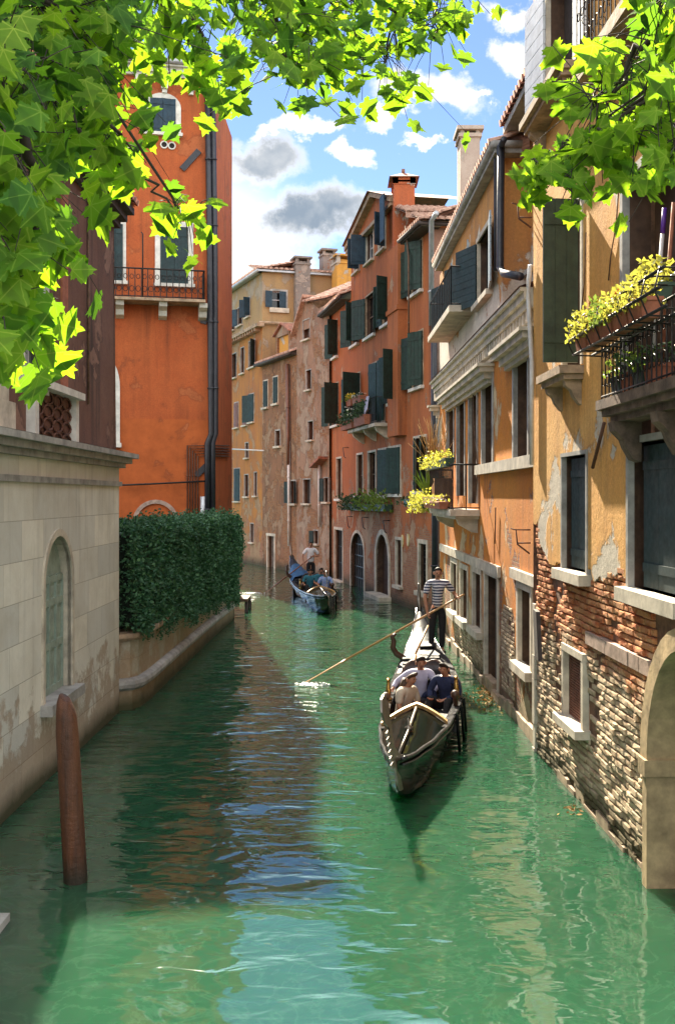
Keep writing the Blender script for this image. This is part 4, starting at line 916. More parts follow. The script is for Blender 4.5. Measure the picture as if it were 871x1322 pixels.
chimney(ah, A2, 435, 456, 328, 390, 1.5, M['plain_yellow'], 'flat', 1.0, M['tile'])
mb = MB(); a, z = A.P(300, 580); mb.tube([B.W(BS(311, 580), B.P(311, 580)[1], .5), B.W(BS(352, 582), B.P(352, 582)[1], .5)], .04, 6); mb.build('wire', M['white_pipe'], ah)
# ------------------------------------------------------------------ tall red-orange house, left
O = Fac((-12.0, 32.8), (-4.17, 34.4)); LO = O.L
oh = thing('house', 'tall red orange house on the left with an iron balcony and dark downpipes', 'house', (-6, 36, 0))
OS = Fac((-4.17, 34.4), (-4.08, 40.0)); zO = O.P(240, 99)[1]
o_top = (*O.rect(194, 127, 227, 172), .30); o_l = O.rect(139, 289, 159, 363); o_r = O.rect(207, 293, 243, 367); o_ar = (*O.rect(132, 472, 147, 572), .7)
mb = MB(); O.wall(mb, 0, LO, -.5, zO, [o_top, o_l, o_r, o_ar], .12); mb.build('wall', [M['orange_wall'], M['white_stone']], oh)
mb = MB(); OS.wall(mb, 0, OS.L, -.8, zO, [], .2)
mb.face([O.W(0, 0), O.W(0, zO), O.W(0, zO, -6), O.W(0, 0, -6)]); mb.face([O.W(0, 0, -6), O.W(0, zO, -6), OS.W(OS.L, zO), OS.W(OS.L, 0)]); mb.build('side_wall', M['orange_side'], oh)
ws = M['white_stone']; bs = M['blue_shutter']
window(O, oh, o_top, .17, .05, ws, M['dark_room'], depth=.12, sill=.1, sh=(3, 3), shm=bs, planks=3, name='arched_window', sill_m=ws)
window(O, oh, o_l, .1, .03, ws, M['dark_room'], depth=.12, sill=.1, sh=(3, 3), shm=M['teal_shutter'], planks=3, sill_m=ws)
window(O, oh, o_r, .17, .05, ws, M['dark_room'], depth=.12, sill=.1, sh=(3, 3), shm=M['teal_shutter'], planks=4, sill_m=ws)
window(O, oh, o_ar, .2, .06, ws, M['dark_room'], depth=.12, sill=.14, sh=(3, 3), shm=M['green_shutter'], name='arched_window', sill_m=ws)
mb = MB(); q = O.rect(171, 645, 231, 705); inn = O.arc(q[0] + .13, q[1] - .13, q[3] - .13, (q[1] - q[0]) / 2 - .13); out = O.arc(q[0], q[1], q[3], (q[1] - q[0]) / 2)
inn = [(inn[0][0], .9), *inn, (inn[-1][0], .9)]; out = [(out[0][0], .9), *out, (out[-1][0], .9)]
for k in range(len(inn) - 1):
    mb.prism([O.W(*inn[k], .0), O.W(*inn[k + 1], .0), O.W(*out[k + 1], .0), O.W(*out[k], .0)], O.n * .06)
mb.build('door_arch', M['pink_stone'], oh)
mb = MB()
for (z0, z1, pr) in ((zO - .1, zO, .14), (zO, zO + .16, .26), (zO + .16, zO + .26, .40)): O.box(mb, -.1, LO + .1, z0, z1, -.02, pr)
a = .3
while a < LO: O.box(mb, a, a + .22, zO - .5, zO - .1, -.02, .2); O.box(mb, a + .03, a + .19, zO - .62, zO - .5, -.02, .12); a += .86
mb.build('cornice', ws, oh)
mb = MB(); mb.tube([O.W(-.2, zO + .3, .46), O.W(LO + .2, zO + .3, .46)], .09, 8); mb.build('gutter', M['zinc'], oh)
mb = MB(); tiles(mb, O.W(-.2, zO + .34, .42), O.W(LO + .2, zO + .34, .42), -O.n + Vector((0, 0, .2)), 4, .24, .1); mb.build('roof', M['tile'], oh)
mb = MB()
for (x, y) in ((212, 187), (222, 188.5)):
    a, z = O.P(x, y); n_ = 14
    for k in range(n_):
        t0, t1 = 2 * math.pi * k / n_, 2 * math.pi * (k + 1) / n_
        mb.prism([O.W(a + r * math.cos(tt), z + r * math.sin(tt)) for r, tt in ((.09, t0), (.13, t0), (.13, t1), (.09, t1))], O.n * .04)
vo = mb.build('vent_ring', ws, oh)
mb = MB()
for (x, y) in ((212, 187), (222, 188.5)):
    a, z = O.P(x, y); mb.face([O.W(a + .095 * math.cos(2 * math.pi * k / 12), z + .095 * math.sin(2 * math.pi * k / 12), .006) for k in range(12)])
mb.build('vent_hole', M['dark_room'], vo)
def plank(px0, py0, px1, py1, w, mat, par):
    mb = MB(); a0, z0 = O.P(px0, py0); a1, z1 = O.P(px1, py1); dv = Vector((a1 - a0, z1 - z0)).normalized(); pv = Vector((-dv.y, dv.x)) * w / 2
    mb.prism([O.W(a0 + pv.x, z0 + pv.y), O.W(a1 + pv.x, z1 + pv.y), O.W(a1 - pv.x, z1 - pv.y), O.W(a0 - pv.x, z0 - pv.y)], O.n * .06); mb.build('plank', mat, par)
plank(235, 219, 257, 195, .2, M['dark_iron'], oh); plank(253, 614, 271, 597, .2, M['dark_iron'], oh); plank(262, 418, 268, 396, .2, M['dark_iron'], oh)
q0, q1 = O.P(100, 390)[0], O.P(263, 390)[0]; zb = O.P(200, 394)[1]
mb = MB(); O.box(mb, q0, q1, zb, zb + .09, -.02, .85); bo = mb.build('balcony', M['dirty_stone'], oh)
for x in (155, 210, 261):
    mb = MB(); a = O.P(x, 405)[0]; mb.prism([O.W(a - .13, z, d_) for d_, z in ((0, zb), (.7, zb), (.66, zb - .14), (.4, zb - .24), (.3, zb - .4), (0, zb - .48))], O.u * .26); mb.build('bracket', ws, bo)
rail(O, bo, q0 + .03, q1 - .04, zb + .09, zb + 1.02, .80, .2, r=.016)
mb = MB(); a, z = O.P(184, 345); mb.tube([O.W(a, zb + .1, .8), O.W(a, z + .9, .8), O.W(a - .05, z + .95, .8)], .022, 6); mb.build('flagpole', M['iron'], bo)
for dx_, rr in ((0, .10), (7, .085)):
    pipe(oh, O, [(268 + dx_, 120), (271 + dx_, 330), (273 + dx_ * .8, 560), (268 + dx_, 572), (268 + dx_, 675)], rr, .16, M['dark_iron'])
for k in range(5):
    pipe(oh, O, [(242 + k * 3.4, 700), (242 + k * 3.4, 575 + k * 3.4), (275, 575.5 + k * 3.4)], .022, .05, M['rust_iron'], 'conduit')
    pipe(oh, OS, [(276, 575 + k * 3.4), (296, 575.5 + k * 3.4)], .022, .05, M['rust_iron'], 'conduit')
pipe(oh, O, [(262, 641), (262, 690)], .09, .14, M['zinc'])
pipe(oh, O, [(150, 626.5), (190, 625), (270, 621)], .03, .2, M['iron'], 'cable')

# ------------------------------------------------------------------ stone palazzo, near left
P = Fac((-3.96, 4.0), (-3.845, 18.2)); LP = P.L
ph = thing('palazzo', 'pale ashlar palazzo with an arched green door and brown upper wall, near left', 'palazzo', (-5, 12, 0))
zc = 4.30
p_door = P.rect(57, 692, 92, 897); p_door = (*p_door, (p_door[1] - p_door[0]) / 2)
p_win = P.rect(36, 330, 63, 505)
mb = MB(); P.wall(mb, 0, LP, -.8, zc, [p_door], .16); mb.build('wall', [M['ashlar'], M['stone']], ph)
up_ = Fac(tuple(P.W(0, 0, -.09))[:2], tuple(P.W(LP - .0, 0, -.09))[:2])
mb = MB(); up_.wall(mb, 0, LP, zc, 8.75, [p_win], .10)
mb.face([P.W(LP, -.5, 0), P.W(LP, 8.75, -.09), P.W(LP, 8.75, -6), P.W(LP, -.5, -6)]); mb.face([P.W(0, -.5, 0), P.W(0, 8.75, -.09), P.W(0, 8.75, -6), P.W(0, -.5, -6)])
mb.build('upper_wall', [M['brown_wall'], M['white_stone']], ph)
mb = MB(); b2_ = Fac((-4.75, 4.0), (-4.47, 19.6)); b2_.wall(mb, 0, b2_.L, 0, 12.2, [], .2); mb.face([b2_.W(b2_.L, 0), b2_.W(b2_.L, 12.2), b2_.W(b2_.L, 12.2, -6), b2_.W(b2_.L, 0, -6)]); mb.build('attic_wall', M['brown_wall'], ph)
flat_roof(ph, b2_, 0, b2_.L, 12.2, 6, M['tile'])
mb = MB()
for (z0, z1, pr) in ((zc, zc + .08, .10), (zc + .08, zc + .17, .20), (zc + .17, zc + .25, .30), (zc - .32, zc - .24, .05)): P.box(mb, -.1, LP + (pr * .9), z0, z1, -.12, pr)
mb.face([P.W(-.1, zc + .254, .3), P.W(LP + .27, zc + .254, .3), P.W(LP + .27, zc + .33, -.1), P.W(-.1, zc + .33, -.1)])
mb.build('cornice', M['grey_stone'], ph)
mb = MB()
for (z0, z1, pr) in ((8.55, 8.66, .10), (8.66, 8.78, .22), (8.78, 8.9, .34)): up_.box(mb, -.1, LP + .1, z0, z1, -.3, pr)
mb.build('eave', M['eave_wood'], ph)
mb = MB(); tiles(mb, up_.W(-.1, 8.92, .36), up_.W(LP + .1, 8.92, .36), -up_.n + Vector((0, 0, .4)), .8, .22, .09); mb.build('roof', M['tile'], ph)
pdw = window(P, ph, p_door, .10, .025, M['stone'], M['dark_room'], depth=.16, sill=0, name='arched_door')
mb = MB(); P.box(mb, p_door[0] - .16, p_door[1] + .18, p_door[2] - .14, p_door[2] + .002, -.3, .16); mb.build('sill', M['grey_stone'], pdw)
mb = MB(); dd = -.145; m_ = (p_door[0] + p_door[1]) / 2; zt = p_door[3] - p_door[4]
pts = P.arc(p_door[0], p_door[1], p_door[3], p_door[4], 16); ring = [(p_door[0], p_door[2]), *pts, (p_door[1], p_door[2])]
mb.face([P.W(*q, dd) for q in ring], ring)
nl = 4; wl = (p_door[1] - p_door[0]) / nl
for k in range(nl):
    a0 = p_door[0] + wl * k
    P.box(mb, a0, a0 + .035, p_door[2], zt + .1, dd, dd + .035); P.box(mb, a0 + wl - .035, a0 + wl - .004, p_door[2], zt + .1, dd, dd + .035)
    for zz in (p_door[2], p_door[2] + .62, p_door[2] + 1.22, zt + .02): P.box(mb, a0 + .036, a0 + wl - .036, zz, zz + .1, dd, dd + .03)
    for (za_, zb_) in ((p_door[2] + .16, p_door[2] + .56), (p_door[2] + .78, p_door[2] + 1.16), (p_door[2] + 1.38, zt - .04)): P.box(mb, a0 + .075, a0 + wl - .075, za_, zb_, dd, dd + .015)
mb.build('door_leaf', M['sage_door'], pdw)
# upper window with stone parapet and pierced brown panel
pw = window(up_, ph, p_win, .14, .06, ws, M['dark_glass'], depth=.1, sill=0, frame=M['grey_stone'], bars=(2, 3))
q = up_.rect(34, 512, 92, 572); za, zb = up_.P(66, 508)[1], up_.P(66, 574)[1]
mb = MB(); a0, a1 = q[0], q[1]; w_ = .16
up_.box(mb, a0, a0 + w_, zb, za, -.02, .12); up_.box(mb, a1 - w_, a1, zb, za, -.02, .12); up_.box(mb, a0 - .05, a1 + .06, za, za + .1, -.02, .2); up_.box(mb, a0 - .06, a1 + .07, zb - .12, zb, -.02, .17)
par = mb.build('parapet', ws, ph)
mb = MB(); nn_ = 5
up_.box(mb, a0 + w_, a1 - w_, zb, za, -.02, .02)
for i in range(4):
    for j in range(4):
        ca, cz = a0 + w_ + (a1 - a0 - 2 * w_) * (i + .5) / 4, zb + (za - zb) * (j + .5) / 4; r = (a1 - a0 - 2 * w_) / 8.4; r2 = (za - zb) / 8.4
        mb.tube([up_.W(ca + r * math.cos(x), cz + r2 * math.sin(x), .04) for x in [2 * math.pi * k / 10 for k in range(11)]], .018, 4, cap=False)
mb.build('pierced_panel', M['lattice'], par)
mb = MB(); a_ = up_.P(82, 420)[0]; up_.box(mb, a_ - .14, a_ + .16, up_.P(82, 500)[1], 8.3, -.02, .03); mb.build('brick_strip', M['terracotta'], ph)
mb = MB(); a_ = up_.P(112, 400)[0]; mb.tube([up_.W(a_, up_.P(112, 522)[1], .03), up_.W(a_, 8.5, .03)], .02, 6); mb.build('cable', M['wood'], ph)
mb = MB(); a_, z_ = up_.P(2, 555); up_.box(mb, a_ - .5, a_ + .1, zc + .3, zc + .62, -.02, .14); up_.box(mb, a_ - .5, a_ + .04, zc + .62, 6.4, -.02, .08); mb.build('pilaster', M['stone'], ph)

# ------------------------------------------------------------------ garden wall and hedge
gw_path = [(-4.3, 18.3), (-3.92, 18.32), (-3.70, 18.45), (-3.60, 18.7), (-3.55, 19.4), (-3.47, 24.0), (-3.36, 29.0), (-3.27, 31.6), (-3.30, 32.6), (-3.42, 33.2), (-4.2, 33.3)]
def sweep(mb, path, prof, mi=0):
    """profile of (outward offset, z) carried along a plan path"""
    pts = [Vector((*p, 0)) for p in path]; rows = []; run = 0; runs = []
    for i, p in enumerate(pts):
        tg = (pts[min(i + 1, len(pts) - 1)] - pts[max(i - 1, 0)]).normalized(); nn = Vector((tg.y, -tg.x, 0))
        if i: run += (pts[i] - pts[i - 1]).length
        runs.append(run); rows.append([p + nn * d_ + Vector((0, 0, z)) for d_, z in prof])
    for i in range(len(rows) - 1):
        for k in range(len(prof) - 1):
            mb.face([rows[i][k], rows[i + 1][k], rows[i + 1][k + 1], rows[i][k + 1]], [(runs[i], prof[k][1]), (runs[i + 1], prof[k][1]), (runs[i + 1], prof[k + 1][1]), (runs[i], prof[k + 1][1])], mi, False)
gt = thing('garden_wall', 'low mossy stone garden wall with a rounded moulding, under the hedge', 'wall', (-3.5, 25, 0))
mb = MB(); sweep(mb, gw_path, [(.05, -.6), (.05, .36)]); mb.build('foot', M['garden_stone'], gt)
mb = MB(); sweep(mb, gw_path, [(.0, .34), (.08, .35), (.13, .40), (.14, .46), (.12, .52), (.05, .56), (.0, .565)]); mb.build('moulding', M['grey_stone'], gt)
mb = MB(); sweep(mb, gw_path, [(.0, .55), (.0, 1.24)]); mb.build('wall', M['garden_stone'], gt)
mb = MB(); sweep(mb, gw_path, [(.0, 1.22), (.06, 1.23), (.10, 1.28), (.09, 1.35), (-.4, 1.36)]); mb.build('coping', M['dirty_stone'], gt)
ht = thing('hedge', 'dense dark green clipped hedge growing over the garden wall', 'hedge', (-4, 25, 0))
hr = random.Random(11)
def path_at(s):      # point and outward normal along the straight part of the wall
    q = [Vector((*p, 0)) for p in gw_path[2:9]]; d_ = s
    for i in range(len(q) - 1):
        L = (q[i + 1] - q[i]).length
        if d_ <= L or i == len(q) - 2:
            tg = (q[i + 1] - q[i]).normalized(); return q[i] + tg * d_, Vector((tg.y, -tg.x, 0))
        d_ -= L
HL = sum((Vector(gw_path[i + 1]) - Vector(gw_path[i])).length for i in range(2, 8))
def hface(s, z):
    return .12 + .16 * noise.noise(Vector((s * 1.1, z * 1.1, 3))) + .24 * noise.noise(Vector((s * .35, z * .6, 7))) + .10 * (s / HL)
def hbot(s): return 1.42 - .75 * (s / HL) + .12 * noise.noise(Vector((s * 1.2, 1, 1))) + .1 * noise.noise(Vector((s * 3, 4, 1)))
def htop(s): return 3.22 - .05 * (s / HL) + .13 * noise.noise(Vector((s * .9, 8, 2))) + .06 * noise.noise(Vector((s * 2.7, 5, 2)))
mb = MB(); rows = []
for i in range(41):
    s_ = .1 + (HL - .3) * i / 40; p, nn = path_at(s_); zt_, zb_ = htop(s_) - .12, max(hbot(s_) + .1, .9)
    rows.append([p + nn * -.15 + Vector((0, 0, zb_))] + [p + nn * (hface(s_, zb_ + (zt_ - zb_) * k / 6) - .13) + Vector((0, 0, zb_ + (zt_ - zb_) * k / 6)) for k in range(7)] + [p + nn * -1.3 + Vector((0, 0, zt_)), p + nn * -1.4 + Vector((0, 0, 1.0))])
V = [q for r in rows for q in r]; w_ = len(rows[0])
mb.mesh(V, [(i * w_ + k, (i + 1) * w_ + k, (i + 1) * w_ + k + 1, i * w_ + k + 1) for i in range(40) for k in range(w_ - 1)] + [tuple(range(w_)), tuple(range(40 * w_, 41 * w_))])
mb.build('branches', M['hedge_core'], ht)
mb = MB()
for _ in range(30000):
    s_ = hr.uniform(-.05, HL + .1); p, nn = path_at(max(0, min(HL, s_))); k = hr.random()
    if k < .80:
        z = hr.uniform(hbot(s_) - .04, htop(s_) + .05); q = p + nn * (hface(s_, z) + hr.gauss(0, .05) - (.06 if hr.random() < .4 else 0)) + Vector((0, 0, z)); ov = nn
    elif k < .95: q = p + nn * (hr.uniform(-1.3, hface(s_, 3.2))) + Vector((0, 0, htop(s_) + hr.gauss(0, .05))); ov = Vector((0, 0, 1))
    else:
        e = hr.choice((0, HL)); p, nn = path_at(e); tg = Vector((-nn.y, nn.x, 0)); q = p + nn * hr.uniform(-1.2, .2) + tg * ((hr.gauss(0, .08) + .12) * (1 if e else -.6)) + Vector((0, 0, hr.uniform(hbot(e), htop(e)))); ov = tg * (1 if e else -1)
    leaf1(mb, q, hr.uniform(.06, .12), hr, 1 if hr.random() < .16 else 0, ov)
for _ in range(420):   # trailing shoots along the lower edge and stray sprigs at the top
    s_ = hr.uniform(0, HL); p, nn = path_at(s_); low = hr.random() < .5
    z0 = hbot(s_) if low else htop(s_); L = hr.uniform(.08, .36)
    for k in range(int(L / .04)): leaf1(mb, p + nn * (hface(s_, z0) * (1 if low else hr.uniform(-3, 1)) + .02) + Vector((hr.gauss(0, .02), hr.gauss(0, .02), z0 + (-1 if low else 1) * k * .04)), .075, hr, 0, nn)
mb.build('foliage', [M['hedge_leaf'], leaf_mat('fresh hedge leaf', (0.05, 0.14, 0.06), (0.11, 0.24, 0.10), .25, (0.10, 0.26, 0.06))], ht)

# ------------------------------------------------------------------ mooring post, landing stage, stone step
mp = thing('mooring_post', 'leaning reddish brown timber mooring post in front of the palazzo', 'post', (-2.56, 10.2, 0))
m, t, p_ = new_mat('tarred timber'); o_c, uv = coords(t)
gr = nz(t, mapping(t, o_c, (14, 14, .8)), 1.2, 6, .7); f_ = nz(t, o_c, 12, 5, .7)
cc = mixc(t, mr(t, gr, .35, .7), (0.125, 0.042, 0.015), (0.04, 0.015, 0.008)); cc = mixc(t, mr(t, f_, .55, .8, 0, .6), cc, (0.03, 0.016, 0.01)); cc = mixc(t, mr(t, sep(t, o_c)[2], .3, .05, 0, .9), cc, (0.02, 0.018, 0.01))
setp(t, p_, Base_Color=cc, Roughness=.6); bump(t, p_, mth(t, 'ADD', gr, f_), .9, .02); M['post_wood'] = m
mb = MB(); base = Vector((-2.55, 10.2, -.6)); top = Vector((-2.685, 10.2, 1.80)); n_ = 14; V = []; lv = [0, .15, .3, .45, .6, .75, .86, .93, .97, 1.0]
for i, h_ in enumerate(lv):
    c = base.lerp(top, h_); rr = .118 * (1 - .06 * h_) * (1 if h_ < .9 else (.92 if h_ < .95 else (.80 if h_ < .98 else .55)))
    for k in range(n_):
        a = 2 * math.pi * k / n_; jr = rr * (1 + .05 * noise.noise(Vector((math.cos(a) * 2, math.sin(a) * 2, h_ * 1.2)))); V.append(c + Vector((jr * math.cos(a), jr * math.sin(a), .05 * math.cos(a - 2.6) if h_ > .95 else 0)))
mb.mesh(V, [(i * n_ + k, i * n_ + (k + 1) % n_, (i + 1) * n_ + (k + 1) % n_, (i + 1) * n_ + k) for i in range(len(lv) - 1) for k in range(n_)] + [tuple(range((len(lv) - 1) * n_, len(lv) * n_))], 0, True)
mb.build('shaft', M['post_wood'], mp)
lt = thing('landing_stage', 'small dark timber landing stage at the far end of the hedge', 'landing stage', (-3.3, 34.5, 0))
mb = MB(); mb.box((-4.0, 33.9, .34), (-2.95, 35.3, .44)); mb.build('deck', M['wood'], lt)
for x, y in ((-2.99, 34.0), (-2.99, 35.2), (-3.6, 34.0)): mb = MB(); mb.tube([(x, y, -.6), (x, y, .34)], .06, 8); mb.build('pile', M['dark_door'], lt)
st = thing('stone_step', 'pale stone step corner just above the water, bottom left', 'step', (-3.4, 9.1, 0))
mb = MB(); mb.box((-4.2, 8.75, -.5), (-2.93, 9.25, .07)); mb.build('tread', M['grey_stone'], st)
# ------------------------------------------------------------------ gondolas
def gloss(name, c, rough=.12, coat=1.0, var=.2, spec=.3):
    m, t, p = new_mat(name); o, uv = coords(t); n = nz(t, o, 4, 5, .6)
    setp(t, p, Base_Color=mixc(t, n, tuple(x * (1 - var) for x in c), tuple(x * (1 + var) for x in c)), Roughness=mr(t, nz(t, o, 7, 5, .65), .3, .7, rough * .6, rough * 1.8), Coat_Weight=coat, Coat_Roughness=.06, Specular_IOR_Level=spec)
    bump(t, p, n, .02, .01); return m
M['lacquer'] = gloss('black boat lacquer', (0.004, 0.006, 0.005), .08, .0, .2, .06); M['deck'] = gloss('worn black deck boards', (0.030, 0.032, 0.036), .38, .0, .5, .15)
M['rim'] = gloss('grey worn gunwale', (0.045, 0.046, 0.048), .16, .0, .4); M['gilt'] = simple('gilded wood', (0.50, 0.30, 0.11), .45, metal=.2, var=.3, scale=14)
M['ferro'] = simple('brushed prow steel', (0.20, 0.18, 0.15), .35, metal=.8, var=.3, scale=8); M['red_carpet'] = simple('red carpet', (0.28, 0.035, 0.018), .95, var=.4, scale=20)
M['black_leather'] = gloss('black upholstery', (0.018, 0.017, 0.018), .4, .2); M['brass'] = simple('brass', (0.45, 0.28, 0.08), .3, metal=.9, var=.2); M['oar_wood'] = simple('varnished oar wood', (0.50, 0.27, 0.10), .4, var=.25, scale=9, coat=.4)
M['dark_oar'] = simple('brown oar wood', (0.26, 0.10, 0.045), .45, var=.25, scale=9); M['blue_cloth'] = simple('blue tarpaulin', (0.02, 0.10, 0.22), .6, var=.35, scale=6, bmp=.4); M['walnut'] = simple('walnut', (0.07, 0.032, 0.018), .4, var=.4)
GL = 10.8; WS = .88
def interp(tab, u):
    for i in range(len(tab) - 1):
        if u <= tab[i + 1][0]:
            a, b = tab[i], tab[i + 1]; k = (u - a[0]) / (b[0] - a[0]); k = k * k * (3 - 2 * k) * .5 + k * .5; return a[1] + (b[1] - a[1]) * k
    return tab[-1][1]
TW = [(0, .02), (.03, .10), (.08, .24), (.15, .40), (.25, .56), (.40, .68), (.55, .68), (.70, .58), (.82, .40), (.92, .19), (.98, .06), (1, .03)]
TS = [(0, .66), (.06, .58), (.15, .53), (.30, .48), (.5, .46), (.7, .52), (.82, .66), (.9, .86), (.96, 1.15), (1, 1.45)]
TK = [(0, .34), (.03, .16), (.07, .02), (.12, -.08), (.25, -.14), (.75, -.14), (.85, -.02), (.92, .25), (.97, .7), (1, 1.15)]
def gw(u): return interp(TW, u) * WS
def gs_(u): return interp(TS, u)
def gc(u): return .20 * math.sin(math.pi * u) ** 1.2
def make_gondola(name, label):
    g = thing(name, label, 'gondola', local=True)
    NS = 54; mb = MB(); V = []; prof = [(0, 0), (.45, .03), (.72, .16), (.88, .45), (.96, .75), (1.0, 1.0)]
    for i in range(NS + 1):
        u = i / NS; w, z1, z0, c = gw(u), gs_(u), interp(TK, u), gc(u)
        half = [(w * a, z0 + (z1 - z0) * b) for a, b in prof]
        sec = [(-x, z) for x, z in reversed(half)] + half[1:]
        V += [Vector((c + x, u * GL, z)) for x, z in sec]
    m = 11
    mb.mesh(V, [(i * m + k, i * m + k + 1, (i + 1) * m + k + 1, (i + 1) * m + k) for i in range(NS) for k in range(m - 1)], 0, True); mb.build('hull', M['lacquer'], g)
    mb = MB()       # gunwale: two stacked rubbing strakes
    for sx in (-1, 1):
        for off, dz, r in ((.012, .0, .026), (.02, -.07, .016)): mb.tube([Vector((gc(u) + sx * (gw(u) + off), u * GL, gs_(u) + dz)) for u in [i / 60 for i in range(1, 60)]], r, 6)
    mb.build('gunwale', M['rim'], g)
    def deckstrip(mb, u0, u1, f0, f1, dz=0.0, crown=0.0, n=16, mm=8):
        V = []
        for i in range(n + 1):
            u = u0 + (u1 - u0) * i / n
            for k in range(mm + 1):
                f = f0 + (f1 - f0) * k / mm; V.append(Vector((gc(u) + gw(u) * f, u * GL, gs_(u) + dz + crown * (1 - f * f) * (1 if not callable(crown) else 1))))
        mb.mesh(V, [(i * (mm + 1) + k, (i + 1) * (mm + 1) + k, (i + 1) * (mm + 1) + k + 1, i * (mm + 1) + k + 1) for i in range(n) for k in range(mm)], 0, True)
    UF = .24                                        # aft end of the fore deck
    mb = MB(); V = []; n, mm = 20, 12
    for i in range(n + 1):
        for k in range(mm + 1):
            f = -1 + 2 * k / mm; ue = UF + .055 * (1 - abs(f)); u = .01 + (ue - .01) * i / n; V.append(Vector((gc(u) + gw(u) * f * .98, u * GL, gs_(u) + .0 + .17 * (i / n) ** 1.2 * (1 - abs(f) ** 1.5))))
    mb.mesh(V, [(i * (mm + 1) + k, (i + 1) * (mm + 1) + k, (i + 1) * (mm + 1) + k + 1, i * (mm + 1) + k + 1) for i in range(n) for k in range(mm)], 0, True); mb.build('fore_deck', M['lacquer'], g)
    mb = MB(); e = V[n * (mm + 1):]
    for k in range(mm): mb.prism([e[k] + Vector((0, -.04, .012)), e[k + 1] + Vector((0, -.04, .012)), e[k + 1] + Vector((0, .05, .02)), e[k] + Vector((0, .05, .02))], (0, 0, .05))
    mb.build('coaming', M['gilt'], g)
    mb = MB(); mb.tube([V[2 * (mm + 1) + 6] + Vector((0, 0, .02)), V[10 * (mm + 1) + 6] + Vector((0, 0, .025)), V[19 * (mm + 1) + 6] + Vector((0, 0, .03))], .022, 6); c_ = V[11 * (mm + 1) + 6] + Vector((0, 0, .03)); mb.lathe(c_, [(.07, 0), (.05, .03), (.015, .05), (.03, .12), (.0, .15)], 8); mb.build('deck_fitting', M['ferro'], g)
    mb = MB()       # inner floor and sides
    for i in range(30):
        u0, u1 = .24 + .46 * i / 30, .24 + .46 * (i + 1) / 30; q = []
        for u in (u0, u1): q.append((gc(u), gw(u) * .80, u * GL))
        (c0, w0, y0), (c1, w1, y1) = q
        mb.face([(c0 - w0, y0, .05), (c0 + w0, y0, .05), (c1 + w1, y1, .05), (c1 - w1, y1, .05)])
    mb.build('floor', M['red_carpet'], g)
    for sx in (-1, 1):
        mb = MB()
        for i in range(30):
            u0, u1 = .22 + .50 * i / 30, .22 + .50 * (i + 1) / 30; P4 = []
            for u in (u0, u1): P4 += [Vector((gc(u) + sx * gw(u) * .80, u * GL, .05)), Vector((gc(u) + sx * gw(u) * .84, u * GL, gs_(u) + .02))]
            mb.face([P4[0], P4[2], P4[3], P4[1]])
        mb.build('lining', M['lacquer'], g)
    mb = MB()
    for sx in (-1, 1): deckstrip(mb, .22, .70, sx * .83, sx * 1.0, .022, 0, 24, 2)
    mb.build('side_deck', M['rim'], g)
    mb = MB(); deckstrip(mb, .64, .97, -.99, .99, .02, .05, 20, 8)
    for i in range(3): pass
    mb.face([(gc(.64) - gw(.64) * .98, .64 * GL, .0), (gc(.64) + gw(.64) * .98, .64 * GL, .0), (gc(.64) + gw(.64) * .98, .64 * GL, gs_(.64) + .03), (gc(.64) - gw(.64) * .98, .64 * GL, gs_(.64) + .03)])
    ad = mb.build('aft_deck', M['deck'], g)
    mb = MB()
    for u in (.665, .70, .735): mb.obox((gc(u) - .22, u * GL, gs_(u) + .085), (.20, 0, 0), (0, .12, 0), (0, 0, .02))
    for u in (.68, .76, .84): mb.obox((gc(u) + .1, u * GL, gs_(u) + .078), (gw(u) * .5, 0, 0), (0, .40, .02), (0, 0, .014))
    mb.build('deck_board', M['deck'], ad)
    # prow iron: tall curved blade with six comb teeth
    mb = MB(); c0 = gc(0)
    prof = [(.16, .28), (.02, .30), (-.05, .42), (-.06, .60)]
    for k in range(6): prof += [(-.07, .62 + k * .075), (-.22, .625 + k * .075), (-.22, .67 + k * .075), (-.07, .675 + k * .075)]
    prof += [(-.10, 1.09), (-.24, 1.16), (-.30, 1.30), (-.22, 1.44), (-.06, 1.47), (.05, 1.36), (.07, 1.15), (.05, .95), (.07, .80), (.30, .66), (.55, .60), (.30, .59), (.12, .55)]
    mb.prism([(c0 - .012 + y * .14 - (z - .6) * .10, y, z) for y, z in prof], (.024, 0, 0)); mb.build('prow_iron', M['ferro'], g)
    mb = MB(); mb.tube([(gc(.98), .98 * GL, 1.2), (gc(1), 1.0 * GL, 1.5), (gc(1), 1.012 * GL, 1.72), (gc(1), 1.005 * GL, 1.86)], [.04, .045, .035, .012], 8); mb.build('stern_iron', M['ferro'], g)
    # seats
    us = .50; w = gw(us) * .78; c = gc(us)
    mb = MB(); mb.obox((c, us * GL, .22), (w, 0, 0), (0, .27, 0), (0, 0, .1)); mb.obox((c, us * GL - .02, .34), (w * .96, 0, 0), (0, .26, 0), (0, 0, .035)); mb.build('seat', M['black_leather'], g)
    mb = MB(); yb = (us * GL) + .33; n = 14; fr, bk, trim = [], [], []
    for k in range(n + 1):
        f = -1 + 2 * k / n; x = c + w * 1.06 * f; h = .62 + .32 * (1 - f * f) - .06 * math.cos(f * math.pi * 2); fr.append(Vector((x, yb - .22 * f * f, h)))
    for k in range(n):
        a, b = fr[k], fr[k + 1]; lo0, lo1 = Vector((a.x, a.y - .05, .2)), Vector((b.x, b.y - .05, .2)); off = Vector((0, .05, 0))
        mb.face([lo0, lo1, b, a]); mb.face([lo0 + off, lo1 + off, b + off, a + off]); mb.face([a, b, b + off, a + off])
    sb = mb.build('seat_back', M['black_leather'], g)
    mb = MB(); mb.tube([q + Vector((0, .02, .01)) for q in fr], .022, 6); mb.build('seat_back_rail', M['walnut'], sb)
